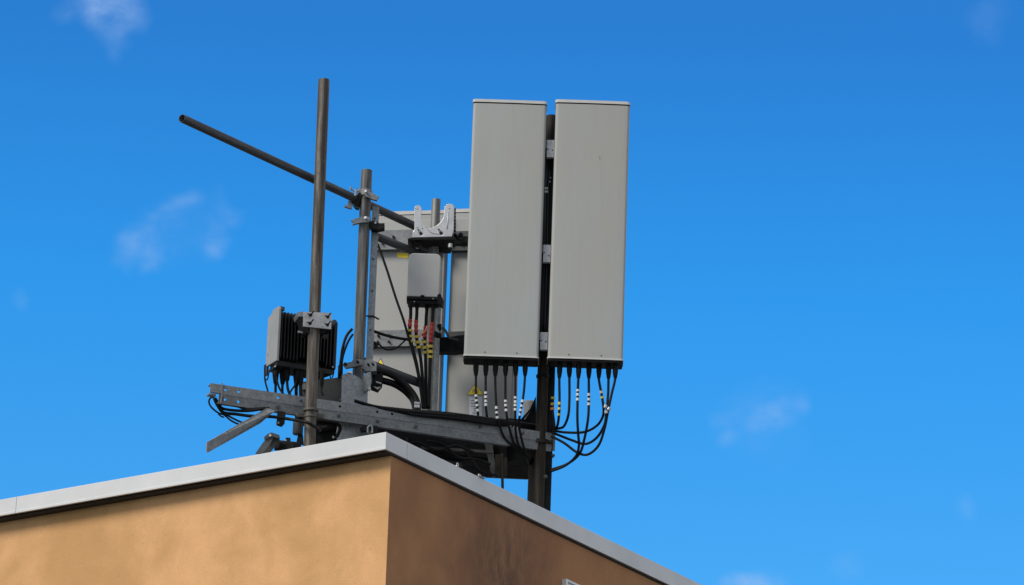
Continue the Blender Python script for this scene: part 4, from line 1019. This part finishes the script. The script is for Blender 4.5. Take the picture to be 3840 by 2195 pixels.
# deep clear-air blue: the tint of the Nishita sky eases towards the horizon
tint = ramp(nt, sz.outputs[2], [(.245, (.35, 1.27, 1.82)), (.304, (.20, 1.225, 1.92)), (.36, (.185, .945, 1.66)), (.75, (.5, .9, 1.3))])
col = mix(nt, 1.0, sky.outputs[0], tint, 'MULTIPLY')
# thin cirrus wisps where the photo has them, each a soft patch of sky broken up by noise
def patch(px, py, rad, amt):
    d = ray(px, py).normalized()
    dm = N(nt, 'ShaderNodeVectorMath', operation='DISTANCE'); 
    wv = N(nt, 'ShaderNodeTexNoise'); wv.inputs['Scale'].default_value = 45; wv.inputs['Detail'].default_value = 3; nt.links.new(gen, wv.inputs['Vector'])
    sc1 = N(nt, 'ShaderNodeVectorMath', operation='MULTIPLY_ADD'); nt.links.new(wv.outputs['Color'], sc1.inputs[0]); sc1.inputs[1].default_value = (.02,)*3
    nt.links.new(gen, sc1.inputs[2]); sb = N(nt, 'ShaderNodeVectorMath', operation='SUBTRACT'); nt.links.new(sc1.outputs[0], sb.inputs[0]); sb.inputs[1].default_value = (.01,)*3
    nt.links.new(mapping(nt, sb.outputs[0], (1, 1, 1.25)), dm.inputs[0]); dm.inputs[1].default_value = V((d.x, d.y, d.z*1.25))
    mr = N(nt, 'ShaderNodeMapRange', interpolation_type='SMOOTHSTEP'); nt.links.new(dm.outputs['Value'], mr.inputs[0])
    mr.inputs[1].default_value = rad/FPX; mr.inputs[2].default_value = 0; mr.inputs[3].default_value = 0; mr.inputs[4].default_value = amt
    return mr.outputs[0]
nz = noise(nt, mapping(nt, gen, (1, 1, 1.6)), 105, 7, .62)
nzr = ramp(nt, nz, [(.30, (.12,)*3), (.74, (1,)*3)])
tot = None
for p in ((390, 10, 190, .9), (300, 40, 120, .5), (520, 30, 130, .5), (430, 140, 110, .35), (680, 880, 210, .28), (2840, 1570, 230, .2), (500, 930, 100, .45), (560, 890, 95, .45), (640, 815, 85, .5), (710, 800, 95, .6), (765, 850, 85, .6),
          (790, 920, 85, .5), (640, 935, 90, .6), (590, 970, 80, .4), (850, 785, 90, .3), (2690, 1565, 95, .42), (2740, 1645, 75, .4), (2870, 1575, 85, .42), (2940, 1560, 85, .4), (3015, 1520, 75, .38),
          (2795, 2180, 100, .85), (2870, 2195, 130, .6), (3590, 1945, 90, .3), (3740, 110, 150, .2), (60, 1105, 80, .25), (3180, 2120, 120, .2)):
    o_ = patch(*p)
    if tot is None: tot = o_
    else:
        a_ = N(nt, 'ShaderNodeMath', operation='ADD'); nt.links.new(tot, a_.inputs[0]); nt.links.new(o_, a_.inputs[1]); tot = a_.outputs[0]
td = N(nt, 'ShaderNodeMath', operation='MULTIPLY'); nt.links.new(tot, td.inputs[0]); td.inputs[1].default_value = .8; tot = td.outputs[0]
cm = N(nt, 'ShaderNodeMath', operation='MULTIPLY', use_clamp=True); nt.links.new(tot, cm.inputs[0]); nt.links.new(nzr, cm.inputs[1])
CLOUD = (3.6, 5.5, 8.8)
col = mix(nt, cm.outputs[0], col, CLOUD)
# unseen white cloud, added to neutralise the skylight, over the rest of the sky (behind and beside the photographer, and overhead)
sx = N(nt, 'ShaderNodeSeparateXYZ'); nt.links.new(gen, sx.inputs[0])
fw = R @ V((0, 0, -1))
dp = N(nt, 'ShaderNodeVectorMath', operation='DOT_PRODUCT'); nt.links.new(gen, dp.inputs[0]); dp.inputs[1].default_value = fw
aw = N(nt, 'ShaderNodeMapRange', interpolation_type='SMOOTHSTEP'); nt.links.new(dp.outputs['Value'], aw.inputs[0])
aw.inputs[1].default_value = .93; aw.inputs[2].default_value = .72; aw.inputs[3].default_value = 0; aw.inputs[4].default_value = 1
cn2 = ramp(nt, noise(nt, mapping(nt, gen, (1, 1, 2)), 2.6, 8, .6, .3), [(.36, (0,)*3), (.54, (1,)*3)])
cf = N(nt, 'ShaderNodeMath', operation='MULTIPLY', use_clamp=True); nt.links.new(aw.outputs[0], cf.inputs[0]); nt.links.new(cn2, cf.inputs[1])
col = mix(nt, cf.outputs[0], col, (8.6, 8.3, 7.8))
bk = N(nt, 'ShaderNodeVectorMath', operation='DISTANCE'); nt.links.new(gen, bk.inputs[0]); bk.inputs[1].default_value = V((.89, .33, .3)).normalized()  # unseen cloud bank added low at right to brighten the coping
bm_ = N(nt, 'ShaderNodeMapRange', interpolation_type='SMOOTHSTEP'); nt.links.new(bk.outputs['Value'], bm_.inputs[0])
bm_.inputs[1].default_value = .6; bm_.inputs[2].default_value = .2; bm_.inputs[3].default_value = 0; bm_.inputs[4].default_value = .85
col = mix(nt, bm_.outputs[0], col, (8.2, 8.3, 8.5))
nt.links.new(col, bg.inputs['Color']); bg.inputs['Strength'].default_value = .1

SC.view_settings.view_transform = 'Standard'; SC.view_settings.look = 'None'
SC.view_settings.exposure = 0; SC.view_settings.gamma = 1
SC.render.engine = 'CYCLES'; SC.cycles.max_bounces = 6
